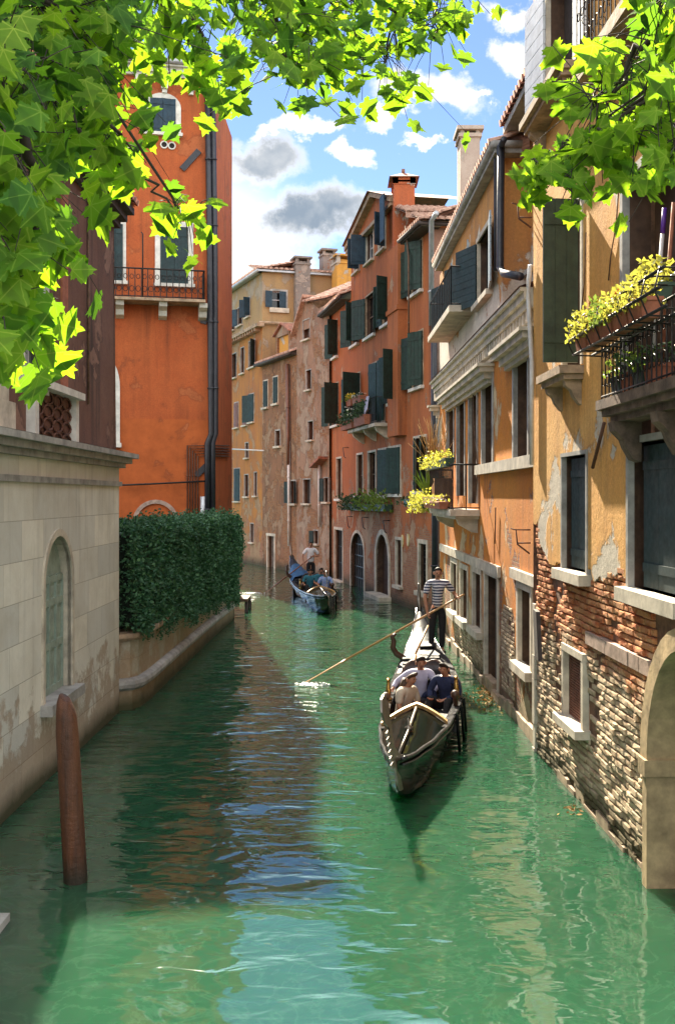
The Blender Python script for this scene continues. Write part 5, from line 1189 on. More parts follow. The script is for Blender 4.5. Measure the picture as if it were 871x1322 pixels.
    mb = MB(); mb.tube([Vector((c - .4, yb - .12, .72)), Vector((c - .12, yb - .07, .66)), Vector((c, yb - .06, .58)), Vector((c + .12, yb - .07, .66)), Vector((c + .4, yb - .12, .72))], .016, 6); mb.build('seat_back_cord', M['white_stone'], sb)
    for sx, u in ((-1, .35), (1, .40)):
        mb = MB(); x = gc(u) + sx * gw(u) * .62; mb.obox((x, u * GL, .2), (.16, 0, 0), (0, .5, 0), (0, 0, .08)); mb.build('bench', M['black_leather'], g)
    # sea-horse ornaments
    for sx in (-1, 1):
        u = .43; mb = MB(); b = Vector((gc(u) + sx * gw(u) * .92, u * GL, gs_(u) + .02)); mb.lathe(b, [(.05, 0), (.06, .03), (.03, .05), (.02, .08)], 8)
        mb.tube([b + Vector((0, 0, .06)), b + Vector((0, -.06, .14)), b + Vector((0, -.05, .22)), b + Vector((0, .03, .27)), b + Vector((0, .02, .33)), b + Vector((0, -.07, .33))], [.03, .045, .035, .03, .035, .012], 8)
        mb.tube([b + Vector((0, .02, .08)), b + Vector((0, .12, .12)), b + Vector((0, .16, .2)), b + Vector((0, .11, .24))], [.03, .03, .02, .008], 6); mb.build('sea_horse', M['brass'], g)
        mb = MB(); b2 = Vector((gc(.37) + sx * gw(.37) * .93, .37 * GL, gs_(.37) + .02)); mb.lathe(b2, [(.04, 0), (.04, .12), (.07, .14), (.07, .2), (.03, .24)], 8); mb.build('ornament', M['walnut'], g)
    # forcola, the carved rowlock
    u = .755; b = Vector((gc(u) - gw(u) * .92, u * GL, gs_(u) - .1)); mb = MB()
    mb.tube([b + Vector(q) for q in ((.03, 0, 0), (.0, 0, .14), (-.14, -.02, .24), (-.20, -.02, .36), (-.17, -.02, .48), (-.20, -.02, .58), (-.12, -.03, .63))], [.06, .07, .062, .055, .05, .045, .03], 8); mb.build('rowlock', M['walnut'], g)
    for u in (.30, .36, .42):
        mb = MB(); x = gc(u) + gw(u) + .06; mb.tube([(x, u * GL, gs_(u) + .03), (x + .01, u * GL, gs_(u) - .55)], .026, 7); mb.tube([(x - .05, u * GL, gs_(u) + .02), (x, u * GL, gs_(u) + .05)], .008, 4); mb.build('fender', M['lacquer'], g)
    return g
g1 = make_gondola('gondola', 'long black gondola in the foreground carrying three seated passengers'); g1['group'] = 'gondolas on the canal'
G1 = Matrix.Translation((0.72, 12.25, 0)) @ Matrix.Rotation(-math.atan2(1.17, 10.7), 4, 'Z') @ Matrix.Rotation(R(-3.0), 4, 'Y')
g2 = copy_tree(g1); g2['label'] = 'smaller looking black gondola farther up the canal under a blue cover'
G2 = Matrix.Translation((-0.28, 32.6, 0)) @ Matrix.Rotation(math.atan2(1.65, 10.6), 4, 'Z')
def place(o, M4): o.matrix_world = M4
place(g1, G1); place(g2, G2)
# foam where the blade enters
M['foam'] = simple('white water foam', (0.75, 0.80, 0.78), .5, var=.1, scale=20, bmp=.3)
def foam(c, rx, ry, n, seed, label):
    fr_ = random.Random(seed); mb = MB()
    for _ in range(n):
        a, r = fr_.uniform(0, 6.28), fr_.random() ** .6; p = Vector((c[0] + rx * r * math.cos(a), c[1] + ry * r * math.sin(a), .003)); s = fr_.uniform(.015, .055) * (1.2 - r * .7)
        k = fr_.randint(5, 8); mb.lathe(p - Vector((0, 0, .01)), [(s * 1.3, 0), (s * 1.1, .01 + s * .2), (s * .5, .01 + s * .45)], k)
    return tag(mb.build('splash', M['foam']), label, 'splash', kind='stuff')
# oars
def oar(pts_grip, blade_end, label, mat, blade=True, bl=1.0):
    a, b = Vector(pts_grip), Vector(blade_end); d_ = (b - a).normalized(); L = (b - a).length
    t_ = thing('oar', label, 'oar', tuple(a)); mb = MB(); mb.tube([a, a + d_ * .3, a + d_ * (L - bl)], [.019, .022, .026], 8); mb.build('shaft', mat, t_)
    if blade:
        mb = MB(); sd = d_.cross(Vector((0, 1, 0))).normalized(); nn = d_.cross(sd); s0 = a + d_ * (L - bl - .05); V = []
        for k in range(7):
            f = k / 6; w = .03 + .06 * math.sin(min(1, f * 1.6) * math.pi / 2); th = .02 * (1 - f) + .006; c = s0 + d_ * (bl + .05) * f; V += [c + nn * w, c + sd * th, c - nn * w, c - sd * th]
        mb.mesh(V, [(i * 4 + k, i * 4 + (k + 1) % 4, (i + 1) * 4 + (k + 1) % 4, (i + 1) * 4 + k) for i in range(6) for k in range(4)] + [(3, 2, 1, 0), (24, 25, 26, 27)], 0, True); mb.build('blade', mat, t_)
    return t_
YO = 21.05
OG = at(599, 767, YO); OB = at(397, 878, YO)
oar(OG, OB + Vector((-.1, 0, -.08)), 'long pale oar reaching from the striped gondolier to the water', M['oar_wood'])
oar(at(552, 808, 21.4), at(530, 858, 18.6), 'spare pale oar lying along the near gondola deck', M['oar_wood'], bl=.6)
foam((OB.x + .1, YO - .15), .35, .22, 70, 5, 'white splash around the long oar blade')
OG2 = at(405, 717, 41.2); OB2 = at(339, 768, 40.6)
oar(OG2, OB2 + Vector((-.05, 0, -.05)), 'brown oar held by the gondolier in the white shirt', M['dark_oar'])
foam((OB2.x - .45, OB2.y), .55, .3, 60, 6, 'white splash beside the brown oar blade far up the canal')
# blue cover and bundles on the far gondola
ct = thing('boat_cover', 'blue tarpaulin folded over the stern of the far gondola', 'cover', tuple(G2 @ Vector((.1, 8.4, .6))))
mb = MB(); V = []; n, mm = 10, 8
for i in range(n + 1):
    u = .68 + .2 * i / n
    for k in range(mm + 1):
        f = -1 + 2 * k / mm; V.append(G2 @ Vector((gc(u) + gw(u) * f * 1.03, u * GL, gs_(u) + .10 + .16 * (1 - f * f) + .05 * noise.noise(Vector((u * 20, f * 3, 1))) - (.12 if abs(f) > .9 else 0))))
mb.mesh(V, [(i * (mm + 1) + k, (i + 1) * (mm + 1) + k, (i + 1) * (mm + 1) + k + 1, i * (mm + 1) + k + 1) for i in range(n) for k in range(mm)], 0, True); mb.build('sheet', M['blue_cloth'], ct)

# ------------------------------------------------------------------ people
def grown(name, verts, edges, radii, root, mats, parent, sub=2):
    """one continuous skin grown over a jointed skeleton"""
    me = bpy.data.meshes.new('skeleton'); me.from_pydata([tuple(v) for v in verts], edges, [])
    ob = bpy.data.objects.new('skeleton', me); COL.objects.link(ob)
    sk = ob.modifiers.new('skin', 'SKIN'); sk.use_smooth_shade = True
    for i, r in enumerate(radii):
        sv = me.skin_vertices[0].data[i]; sv.radius = (r, r) if not isinstance(r, tuple) else r; sv.use_root = (i in root)
    sb = ob.modifiers.new('sub', 'SUBSURF'); sb.levels = sub; sb.render_levels = sub
    dg = bpy.context.evaluated_depsgraph_get(); new = bpy.data.meshes.new_from_object(ob.evaluated_get(dg)); new.name = name
    bpy.data.objects.remove(ob); bpy.data.meshes.remove(me)
    new.materials.clear()
    for m in (mats if isinstance(mats, list) else [mats]): new.materials.append(m)
    for p in new.polygons: p.use_smooth = True; p.material_index = 0
    o = bpy.data.objects.new(name, new); COL.objects.link(o); o.parent = parent; ORG[o.name] = Vector((0, 0, 0)); return o
M['skin'] = simple('tanned skin', (0.42, 0.20, 0.12), .55, var=.12, scale=10, bmp=.03); M['hair'] = simple('dark hair', (0.022, 0.014, 0.010), .6, var=.4, scale=30, bmp=.4); M['brown_hair'] = simple('brown hair', (0.07, 0.035, 0.018), .6, var=.4, scale=30, bmp=.4)
M['black_cloth'] = simple('black trousers', (0.012, 0.012, 0.014), .85, var=.3, scale=12, bmp=.2); M['navy'] = simple('navy cloth', (0.015, 0.025, 0.075), .85, var=.3, scale=10, bmp=.25); M['lilac'] = simple('pale lilac shirt', (0.50, 0.50, 0.66), .85, var=.12, scale=9, bmp=.3)
M['beige'] = simple('beige top', (0.52, 0.44, 0.34), .85, var=.12, scale=9, bmp=.3); M['white_cloth'] = simple('white shirt', (0.82, 0.82, 0.86), .85, var=.08, scale=9, bmp=.3); M['teal_cloth'] = simple('teal shirt', (0.03, 0.16, 0.22), .85, var=.2, scale=9, bmp=.3); M['blue_shirt'] = simple('blue patterned shirt', (0.05, 0.14, 0.42), .85, var=.6, scale=16, bmp=.2, c2=(.45, .5, .6)); M['shoe'] = simple('black shoe', (0.012, 0.012, 0.012), .35)
m, t, p_ = new_mat('navy and white striped cloth'); o_c, uv = coords(t); zz = sep(t, o_c)[2]
fr_ = mth(t, 'FRACT', mth(t, 'MULTIPLY', mth(t, 'ADD', zz, mth(t, 'MULTIPLY', nz(t, o_c, 4, 2), .03)), 17.0)); setp(t, p_, Base_Color=mixc(t, mr(t, fr_, .46, .52), (0.015, 0.02, 0.07), (0.62, 0.62, 0.66)), Roughness=.85); bump(t, p_, nz(t, o_c, 8, 4), .3, .02); M['striped'] = m
M['eye'] = simple('dark eye', (0.02, 0.015, 0.012), .3)
def person(label, M4, J, shirt, trousers, hairm='hair', long_hair=False, sleeve='short', group=None, scale=1.0):
    """J: joints in metres (x right, y away, z up): pelvis chest neck head + shoulder/elbow/hand and hip/knee/ankle/toe for l and r (as seen)"""
    root = thing('person', label, 'person', local=True, group=group); V, Ed, Rr = [], [], []
    J = {k: Vector(v) for k, v in J.items()}
    def add(p, r, par=None): V.append(Vector(p)); Rr.append(r); i = len(V) - 1; (Ed.append((par, i)) if par is not None else None); return i
    pel = add(J['pelvis'], (.09, .07)); bel = add(J['pelvis'].lerp(J['chest'], .5), (.10, .075), pel); che = add(J['chest'], (.135, .10), bel)
    nk0 = add(J['chest'].lerp(J['neck'], .75), (.10, .075), che); nk = add(J['neck'], .05, nk0); fwd = J.get('face', Vector((0, -1, 0))).normalized(); upv = (J['head'] - J['neck']).normalized()
    jw = add(J['neck'].lerp(J['head'], .55) + fwd * .022, (.060, .062), nk); hd = add(J['head'] + fwd * .012, (.076, .088), jw); tp = add(J['head'] + upv * .085, (.058, .064), hd)
    nose = add(J['head'] + fwd * .118 - upv * .02, .012, hd)
    for s in 'lr':
        sh = add(J['sh' + s], .062, nk0); mid = add(J['sh' + s].lerp(J['el' + s], .5), .048, sh); el = add(J['el' + s], .040, mid); fo = add(J['el' + s].lerp(J['ha' + s], .4), .038, el); wr = add(J['el' + s].lerp(J['ha' + s], .82), .026, fo)
        dh_ = (J['ha' + s] - J['el' + s]).normalized(); pa = add(J['ha' + s] - dh_ * .005, (.036, .018), wr)
        sd = dh_.cross(Vector((0, 0, 1)) if abs(dh_.z) < .9 else Vector((1, 0, 0))).normalized(); nn = dh_.cross(sd)
        for fi, (o_, L) in enumerate(((-.030, .060), (-.010, .072), (.010, .068), (.030, .052))):
            k = add(J['ha' + s] + dh_ * .045 + sd * o_, .010, pa); k2 = add(J['ha' + s] + dh_ * (.045 + L * .5) + sd * o_ * 1.1 - nn * .018, .009, k); add(J['ha' + s] + dh_ * (.045 + L * .6) + sd * o_ * 1.1 - nn * .045, .008, k2)
        th = add(J['ha' + s] + dh_ * .01 + sd * .045 - nn * .012, .011, pa); add(J['ha' + s] + dh_ * .045 + sd * .055 - nn * .035, .009, th)
        hp = add(J['hip' + s], .066, pel); th1 = add(J['hip' + s].lerp(J['kn' + s], .5), .062, hp); kn = add(J['kn' + s], .048, th1); cf = add(J['kn' + s].lerp(J['an' + s], .35), .046, kn); an = add(J['an' + s], .036, cf); add(J['to' + s], .03, an)
    body = grown('body', V, Ed, Rr, {0}, M['skin'], root)
    # shirt: torso and sleeves, a little fuller than the body
    V, Ed, Rr = [], [], []
    pel = add(J['pelvis'] - (J['chest'] - J['pelvis']) * .16, (.158, .122)); bel = add(J['pelvis'].lerp(J['chest'], .5), (.143, .112), pel); che = add(J['chest'], (.158, .122), bel); nk0 = add(J['chest'].lerp(J['neck'], .72), (.115, .092), che); add(J['chest'].lerp(J['neck'], .93), (.062, .06), nk0)
    for s in 'lr':
        sh = add(J['sh' + s], .080, nk0); mid = add(J['sh' + s].lerp(J['el' + s], .5), .068, sh); el = add(J['sh' + s].lerp(J['el' + s], .8 if sleeve == 'short' else 1.0), .062 if sleeve == 'short' else .055, mid)
        if sleeve == 'long': fo = add(J['el' + s].lerp(J['ha' + s], .45), .05, el); add(J['el' + s].lerp(J['ha' + s], .78), .042, fo)
    grown('shirt', V, Ed, Rr, {0}, M[shirt], root)
    V, Ed, Rr = [], [], []
    wa = add(J['pelvis'] + (J['chest'] - J['pelvis']) * .12, (.148, .112)); pel = add(J['pelvis'] + Vector((0, 0, -.03)), (.150, .118), wa)
    for s in 'lr':
        hp = add(J['hip' + s], .102, pel); th1 = add(J['hip' + s].lerp(J['kn' + s], .5), .090, hp); kn = add(J['kn' + s], .072, th1); cf = add(J['kn' + s].lerp(J['an' + s], .45), .066, kn); add(J['kn' + s].lerp(J['an' + s], .95), .058, cf)
    grown('trousers', V, Ed, Rr, {0}, M[trousers], root)
    for s in 'lr':
        V, Ed, Rr = [], [], []; d_ = (J['to' + s] - J['an' + s]); a = add(J['an' + s] - d_ * .18 + Vector((0, 0, -.035)), (.044, .04)); b = add(J['an' + s].lerp(J['to' + s], .55) + Vector((0, 0, -.012)), (.05, .04), a); add(J['to' + s], (.046, .03), b); grown('shoe', V, Ed, Rr, {0}, M['shoe'], root)
    sd = fwd.cross(upv).normalized(); mb = MB(); cen = J['head'] + upv * .022 - fwd * .008; HV = []; na, nb = 20, 12
    for i in range(nb + 1):
        ph_ = math.pi * i / nb
        for k in range(na):
            th_ = 2 * math.pi * k / na; dv = sd * (math.sin(ph_) * math.cos(th_)) + fwd * (math.sin(ph_) * math.sin(th_)) + upv * math.cos(ph_); f_, u_ = dv.dot(fwd), dv.dot(upv)
            r_ = 1 + .05 * noise.noise(dv * 4 + Vector((len(label), 0, 0))); hid = (f_ > .05 and u_ < .56 - .25 * (1 - f_)) or u_ < -.72
            HV.append(cen + (sd * dv.dot(sd) * .086 + fwd * f_ * .098 + upv * u_ * .104) * r_ * (.72 if hid else 1))
    mb.mesh(HV, [(i * na + k, i * na + (k + 1) % na, (i + 1) * na + (k + 1) % na, (i + 1) * na + k) for i in range(nb) for k in range(na)], 0, True)
    if long_hair: mb.tube([J['head'] - fwd * .06 - upv * .02, J['neck'] - fwd * .075, J['neck'] - fwd * .10 - upv * .14, J['neck'] - fwd * .10 - upv * .24], [.075, .068, .055, .015], 10)
    mb.build('hair', M[hairm], root)
    mb = MB()
    for q in (-1, 1): mb.lathe(J['head'] + fwd * .092 + sd * .032 * q + upv * .012 - Vector((0, 0, .008)), [(.004, 0), (.010, .004), (.010, .010), (.004, .014)], 8)
    mb.obox(J['head'] + fwd * .088 - upv * .068, sd * .022, fwd * .006, upv * .004); mb.build('eyes_and_mouth', M['eye'], root)
    for q in (-1, 1):
        mb = MB(); mb.lathe(J['head'] + sd * .083 * q - Vector((0, 0, .035)), [(.006, 0), (.018, .012), (.020, .035), (.014, .055), (.004, .062)], 8); mb.build('ear', M['skin'], root)
    root.matrix_world = M4 @ Matrix.Scale(scale, 4); return root
def standing(hl, hr, lean=0.0, turn=0.0):
    return dict(pelvis=(lean, 0, .95), chest=(lean * 1.2, 0, 1.29), neck=(lean * 1.25, .0, 1.51), head=(lean * 1.3, -.02, 1.64), shl=(lean - .185, 0, 1.43), shr=(lean + .185, 0, 1.43), **hl, **hr,
                hipl=(lean - .09, 0, .90), hipr=(lean + .09, 0, .90), knl=(-.10 + lean * .5, -.02, .48), knr=(.11 + lean * .5, -.01, .48), anl=(-.10, .02, .08), anr=(.12, .03, .08), tol=(-.15, -.16, .035), tor=(.16, -.15, .035))
foot1 = Vector((2.02, 21.2, .0)); foot1.z = H - (843 - HY) / F * 21.2
def loc_of(foot, P3): return tuple(Vector(P3) - foot)
hR = loc_of(foot1, OG.lerp(OB, .045)); hL = loc_of(foot1, OG.lerp(OB, .235))
person('person standing at the stern in a navy striped shirt, rowing', Matrix.Translation(foot1), standing(dict(ell=(-.24, -.08, 1.14), hal=hL), dict(elr=(.40, .04, 1.2), har=hR), .03), 'striped', 'black_cloth')
foot2 = Vector((at(401, 755, 41.3).x, 41.3, 0)); foot2.z = H - (756 - HY) / F * 41.3
hR2 = loc_of(foot2, OG2.lerp(OB2, .03)); hL2 = loc_of(foot2, OG2.lerp(OB2, .20))
person('person standing in a white shirt and black trousers on the far gondola', Matrix.Translation(foot2), standing(dict(ell=(-.33, -.1, 1.2), hal=hL2), dict(elr=(.34, .0, 1.2), har=hR2)), 'white_cloth', 'black_cloth')
def seated(hal, har, ell, elr, kn=.28, face=(0, -1, 0), sp=.16):
    return dict(pelvis=(0, 0, .10), chest=(0, -.06, .42), neck=(0, -.12, .62), head=(0, -.17, .74), face=face, shl=(-.185, -.10, .55), shr=(.185, -.10, .55), ell=ell, elr=elr, hal=hal, har=har,
                hipl=(-.09, -.02, .09), hipr=(.09, -.02, .09), knl=(-sp, -.40, .28), knr=(sp, -.40, .27), anl=(-sp, -.56, -.06), anr=(sp, -.54, -.06), tol=(-sp, -.74, -.10), tor=(sp, -.72, -.10))
def seat(px, py, Y, rz): p = at(px, py, Y); return Matrix.Translation(p) @ Matrix.Rotation(R(rz), 4, 'Z')
person('passenger person in a pale lilac shirt with arms spread on the gunwale', seat(540, 909, 17.75, 8), seated((-.50, -.22, .30), (.12, -.42, .26), (-.40, -.06, .40), (.28, -.20, .34)), 'lilac', 'navy', sleeve='long')
person('passenger person in dark navy clothes leaning forward beside the lilac shirt', seat(578, 919, 17.3, -28), seated((-.14, -.42, .28), (.06, -.40, .26), (-.27, -.16, .34), (.27, -.18, .34)), 'navy', 'black_cloth', sleeve='long')
person('passenger person in a beige top with long hair seated nearest the bow', seat(518, 936, 16.3, 50), seated((-.12, -.36, .20), (.10, -.38, .18), (-.25, -.14, .32), (.25, -.16, .30)), 'beige', 'black_cloth', 'brown_hair', True)
def seat2(lx, ly, z, rz): return G2 @ Matrix.Translation((lx, ly, z)) @ Matrix.Rotation(R(rz), 4, 'Z')
ps = seated((-.12, -.38, .2), (.12, -.38, .2), (-.26, -.14, .32), (.26, -.14, .32))
person('seated person in a teal shirt on the left of the far gondola', seat2(.0, 4.7, .35, 0), ps, 'teal_cloth', 'black_cloth')
person('seated person in a patterned blue shirt on the right of the far gondola', seat2(.52, 4.3, .32, -10), ps, 'blue_shirt', 'navy', 'brown_hair')
person('seated person in dark teal behind the blue shirt on the far gondola', seat2(.5, 5.6, .32, 5), ps, 'teal_cloth', 'navy')

# ------------------------------------------------------------------ potted plants on the balconies
pr = random.Random(21)
def blossoms(mb, c, rad, n, s, mi, rng=pr):
    for _ in range(n):
        q = Vector((rng.gauss(0, .45), rng.gauss(0, .45), abs(rng.gauss(0, .4)))); p = Vector(c) + Vector((q.x * rad[0], q.y * rad[1], q.z * rad[2]))
        for _k in range(5): leaf1(mb, p, s, rng, mi, Vector((0, 0, 1)))
def flower_box(fac, a0, a1, z, d0, d1, h, label, leafm, n=500, ph=.3, boxm='terracotta', fl=None, group=None, size=.06, spill=.0, cat='flower box'):
    c = fac.W((a0 + a1) / 2, z, (d0 + d1) / 2); t_ = thing('flower_box', label, cat, tuple(c), group)
    mb = MB(); V = []
    for zz_, e in ((z, .02), (z + h, 0)): V += [fac.W(a0 + e, zz_, d0 + e), fac.W(a1 - e, zz_, d0 + e), fac.W(a1 - e, zz_, d1 - e), fac.W(a0 + e, zz_, d1 - e)]
    mb.mesh(V, [(3, 2, 1, 0), (0, 1, 5, 4), (1, 2, 6, 5), (2, 3, 7, 6), (3, 0, 4, 7), (4, 5, 6, 7)]); fac.box(mb, a0 - .012, a1 + .012, z + h - .03, z + h + .003, d0 - .012, d1 + .012)
    mb.build('trough', M[boxm], t_)
    mb = MB(); k = 0
    for _ in range(n):
        a = pr.uniform(a0 - spill, a1 + spill); dd_ = pr.uniform(d0 - .03, d1 + .08 + spill); hh = ph * (0.5 + .5 * noise.noise(Vector((a * 4, z, 2)))) + .08
        zq = z + h + pr.uniform(-.04 - spill, hh); leaf1(mb, fac.W(a, zq, dd_), size * pr.uniform(.7, 1.4), pr, 0, fac.n * .5 + Vector((0, 0, .8)))
    mb.build('foliage', M[leafm], t_)
    if fl:
        mb = MB()
        for _ in range(fl[1]):
            a = pr.uniform(a0, a1); zq = z + h + pr.uniform(.3, 1.0) * ph
            for _k in range(6): leaf1(mb, fac.W(a + pr.gauss(0, .015), zq + pr.gauss(0, .012), pr.uniform(d0, d1 + .05)), size * .8, pr, 0, Vector((0, 0, 1)))
        mb.build('blossom', M[fl[0]], t_)
    return t_
gA = 'planters on the yellow house balcony'
xs = [BA0 + .06 + i * .44 for i in range(6)]
labs = ['leftmost terracotta planter with feathery yellow green leaves on the yellow house balcony', 'second terracotta planter from the left with yellow foliage on the balcony rack', 'third terracotta planter from the left with small orange blossoms on the rack', 'fourth terracotta planter from the left, orange blossoms over yellow leaves, on the rack', 'rightmost terracotta planter of the rack, cut by the right edge of the picture', '']
for i in range(5): flower_box(E, xs[i], xs[i] + .40, BZ + .50, .42, .60, .17, labs[i], 'yellow_leaf' if i != 2 else 'pot_leaf', 260, .22, fl=('orange_flower', 9) if i in (1, 2, 3) else None, group=gA, size=.05, spill=.03)
flower_box(E, BA0 + .5, BA0 + .9, BZ + .62, .12, .30, .14, 'green plant behind the handrail of the yellow house balcony', 'yellow_leaf', 120, .34, boxm='green_plastic', group=gA, size=.07)
flower_box(E, BA0 + 1.15, BA0 + 1.6, BZ + .78, .10, .30, .14, 'taller green plant behind the handrail near the right edge', 'yellow_leaf', 200, .40, boxm='green_plastic', group=gA, size=.07)
for i, a in enumerate((BA0 + .25, BA0 + .6, BA0 + .95, BA0 + 1.3)): flower_box(E, a, a + .26, BZ + .005, .08, .28, .2, ['dark potted plant behind the rail at the balcony left end', 'second dark pot behind the balcony rail', 'third dark pot behind the balcony rail', 'fourth dark pot behind the balcony rail near the right edge'][i], 'dark_leaf' if i % 2 else 'pot_leaf', 70, .25, boxm=('green_plastic', 'terracotta')[i % 2], group='pots standing behind the iron balcony rail', size=.06)
# broom and handle leaning in the balcony door
for px, lab, mm_ in ((852, 'pale broom handle with a purple grip leaning in the balcony door', 'white_pipe'), (864, 'brown wooden pole leaning in the balcony door', 'terracotta')):
    a = E.P(px, 340, -.05)[0]; t_ = thing('broom_handle', lab, 'pole', tuple(E.W(a, BZ, -.05))); mb = MB(); mb.tube([E.W(a, BZ, .05), E.W(a + .02, BZ + 1.78, -.08)], .02, 8); mb.build('shaft', M[mm_], t_)
    if px == 852: mb = MB(); mb.tube([E.W(a + .017, BZ + 1.55, -.064), E.W(a + .0205, BZ + 1.80, -.082)], .024, 8); mb.build('grip', simple('purple grip', (0.10, 0.03, 0.30), .5), t_)
# amber house flower balcony
q0, q1, zb = FB
def urn(c, r, h, label, mat, leafm, fr2, n, size, blooms=None, group=None):
    t_ = thing('plant_pot', label, 'plant pot', tuple(c), group); mb = MB(); mb.lathe(c, [(r * .55, 0), (r * .7, h * .1), (r * .95, h * .45), (r, h * .7), (r * .8, h * .9), (r * .9, h)], 14); mb.build('pot', mat, t_)
    mb = MB(); leafy(mb, Vector(c) + Vector((0, 0, h + fr2[2] * .5)), fr2, n, size, (0,), .2, pr); mb.build('foliage', M[leafm], t_)
    if blooms: mb = MB(); leafy(mb, Vector(c) + Vector((0, 0, h + fr2[2] * .8)), fr2, blooms[1], size * 1.1, (0,), .5, pr); mb.build('blossom', M[blooms[0]], t_)
    return t_
gD = 'pots on the amber house balcony'
flower_box(D, q0 - .05, q1 - .55, zb + .93, .46, .66, .18, 'long trough of pale yellow flowers along the top of the amber house balcony rail', 'yellow_leaf', 420, .22, boxm='green_plastic', fl=('yellow_flower', 18), group=gD, size=.075, spill=.12)
urn(D.W(q0 + 1.0, zb, .35), .27, .72, 'big round honey coloured urn on the amber house balcony', simple('honey glazed jar', (0.52, 0.27, 0.10), .5, var=.35, scale=4), 'dark_leaf', (.2, .2, .1), 30, .07, None, gD)
urn(D.W(q0 + .35, zb, .35), .2, .62, 'smaller honey coloured urn at the far end of the amber balcony', simple('honey glazed pot', (0.50, 0.28, 0.12), .5, var=.35, scale=4), 'dark_leaf', (.15, .15, .1), 30, .07, None, gD)
flower_box(D, q0 + .75, q1 - .5, zb + .005, .60, .80, .16, 'low terracotta trough with cream blossoms at the balcony floor edge', 'yellow_leaf', 160, .12, fl=('white_flower', 20), group=gD, size=.07, spill=.04)
flower_box(D, q0 - .55, q0 + .35, zb - .02, .55, .80, .14, 'overflowing pale yellow plant hanging past the far end of the amber balcony', 'yellow_leaf', 420, .42, boxm='green_plastic', group=gD, size=.09, spill=.2)
t_ = thing('dry_plant', 'dried straw coloured plant rising above the flowers of the amber balcony', 'plant', tuple(D.W(q0 + .3, zb + 1.1, .5))); mb = MB()
for _ in range(60):
    b = D.W(q0 + .35 + pr.gauss(0, .12), zb + 1.1, .5 + pr.gauss(0, .08)); k = Vector((pr.gauss(0, .22), pr.gauss(0, .22), pr.uniform(.5, 1.25))); mb.tube([b, b + k * .5 + Vector((pr.gauss(0, .04), 0, 0)), b + k], [.008, .006, .003], 4)
mb.build('stems', M['dry_grass'], t_)
t_ = thing('spiky_plant', 'spiky green plant at the far end of the amber balcony', 'plant', tuple(D.W(q0 - .1, zb + .3, .6))); mb = MB()
for _ in range(34):
    b = D.W(q0 - .1 + pr.gauss(0, .05), zb + .3, .62 + pr.gauss(0, .04)); k = Vector((pr.gauss(0, .22), pr.gauss(0, .22), pr.uniform(.35, .75))); mb.prism([b, b + Vector((.03, 0, 0)), b + k * .6 + Vector((.03, 0, 0)), b + k], (0, .004, 0))
mb.build('leaves', M['pot_leaf'], t_)
# salmon red house flower balcony
q0, q1, zb = RB; gC = 'pots on the salmon red house balcony'
flower_box(C, q0 - .5, q0 + .9, zb + .95, .45, .68, .24, 'terracotta trough with bright yellow flowers on the red house balcony rail', 'pot_leaf', 130, .25, fl=('yellow_flower', 40), group=gC, size=.10)
flower_box(C, q0 + 1.2, q0 + 2.6, zb + .95, .45, .68, .24, 'terracotta trough with a few pale flowers farther right on the red house balcony rail', 'dark_leaf', 60, .12, fl=('white_flower', 10), group=gC, size=.09)
flower_box(C, q0 - .6, q0 + 1.5, zb + .02, .50, .78, .32, 'lower terracotta trough with grey green plants and white flowers, red house balcony', 'dark_leaf', 420, .60, fl=('white_flower', 14), group=gC, size=.11, spill=.1)
flower_box(C, q0 + 1.9, q1 - .9, zb + .02, .50, .78, .36, 'lower terracotta trough with dark grassy plants at the right of the red house balcony', 'dark_leaf', 320, .70, group=gC, size=.11)
t_ = thing('laundry', 'small pale blue cloth hung on the red house balcony rail', 'cloth', tuple(C.W(q1 - 1.0, zb + .4, .62))); mb = MB(); mb.prism([C.W(q1 - 1.2, zb + 1.05, .60), C.W(q1 - .85, zb + 1.05, .60), C.W(q1 - .80, zb + .55, .68), C.W(q1 - 1.05, zb + .35, .70), C.W(q1 - 1.25, zb + .6, .67)], C.n * .03); mb.build('cloth', M['lilac'], t_)
for (x0, x1, y, lab, lm, nn_, hh_) in ((452, 476, 655, 'bushy dark green window box left under the red house shutters', 'dark_leaf', 420, .55), (474, 508, 655, 'bright yellow green window box right under the red house shutters', 'pot_leaf', 520, .75), (533, 552, 650, 'small dark window box near the corner of the red house', 'dark_leaf', 90, .2)):
    a0, zz_ = C.P(x0, y); a1 = CS(x1, y); flower_box(C, a0, a1, zz_ - .1, .05, .34, .24, lab, lm, nn_, hh_, boxm='green_plastic', group='window boxes of the salmon red house', size=.13, spill=.2)

# leaning plank against the bare brick, driftweed at the wall foot
t_ = thing('plank', 'dark old plank leaning against the bare brick wall', 'plank', tuple(E.W(E.P(703, 850)[0], 1.0, .05))); mb = MB(); p0, p1 = E.P(698, 786), E.P(708, 850)
mb.prism([E.W(p0[0], p0[1], .06), E.W(p0[0] + .2, p0[1] - .02, .06), E.W(p1[0] + .22, p1[1], .14), E.W(p1[0], p1[1], .14)], E.n * .06); mb.build('board', M['dark_door'], t_)
wr = random.Random(2); mb = MB()
for _ in range(420):
    k = wr.random(); p = on_water(wr.gauss(632, 12), wr.gauss(896, 9)) if k < .95 else on_water(wr.gauss(740, 9), wr.gauss(1046, 4)); p.z = .004
    leaf1(mb, p + Vector((0, 0, .004)), wr.uniform(.03, .09), wr, 0, Vector((wr.gauss(0, 1), wr.gauss(0, 1), 0)))
tag(mb.build('floating_weed', M['dry_grass']), 'brown weed floating at the foot of the right bank walls', 'weed', kind='stuff')
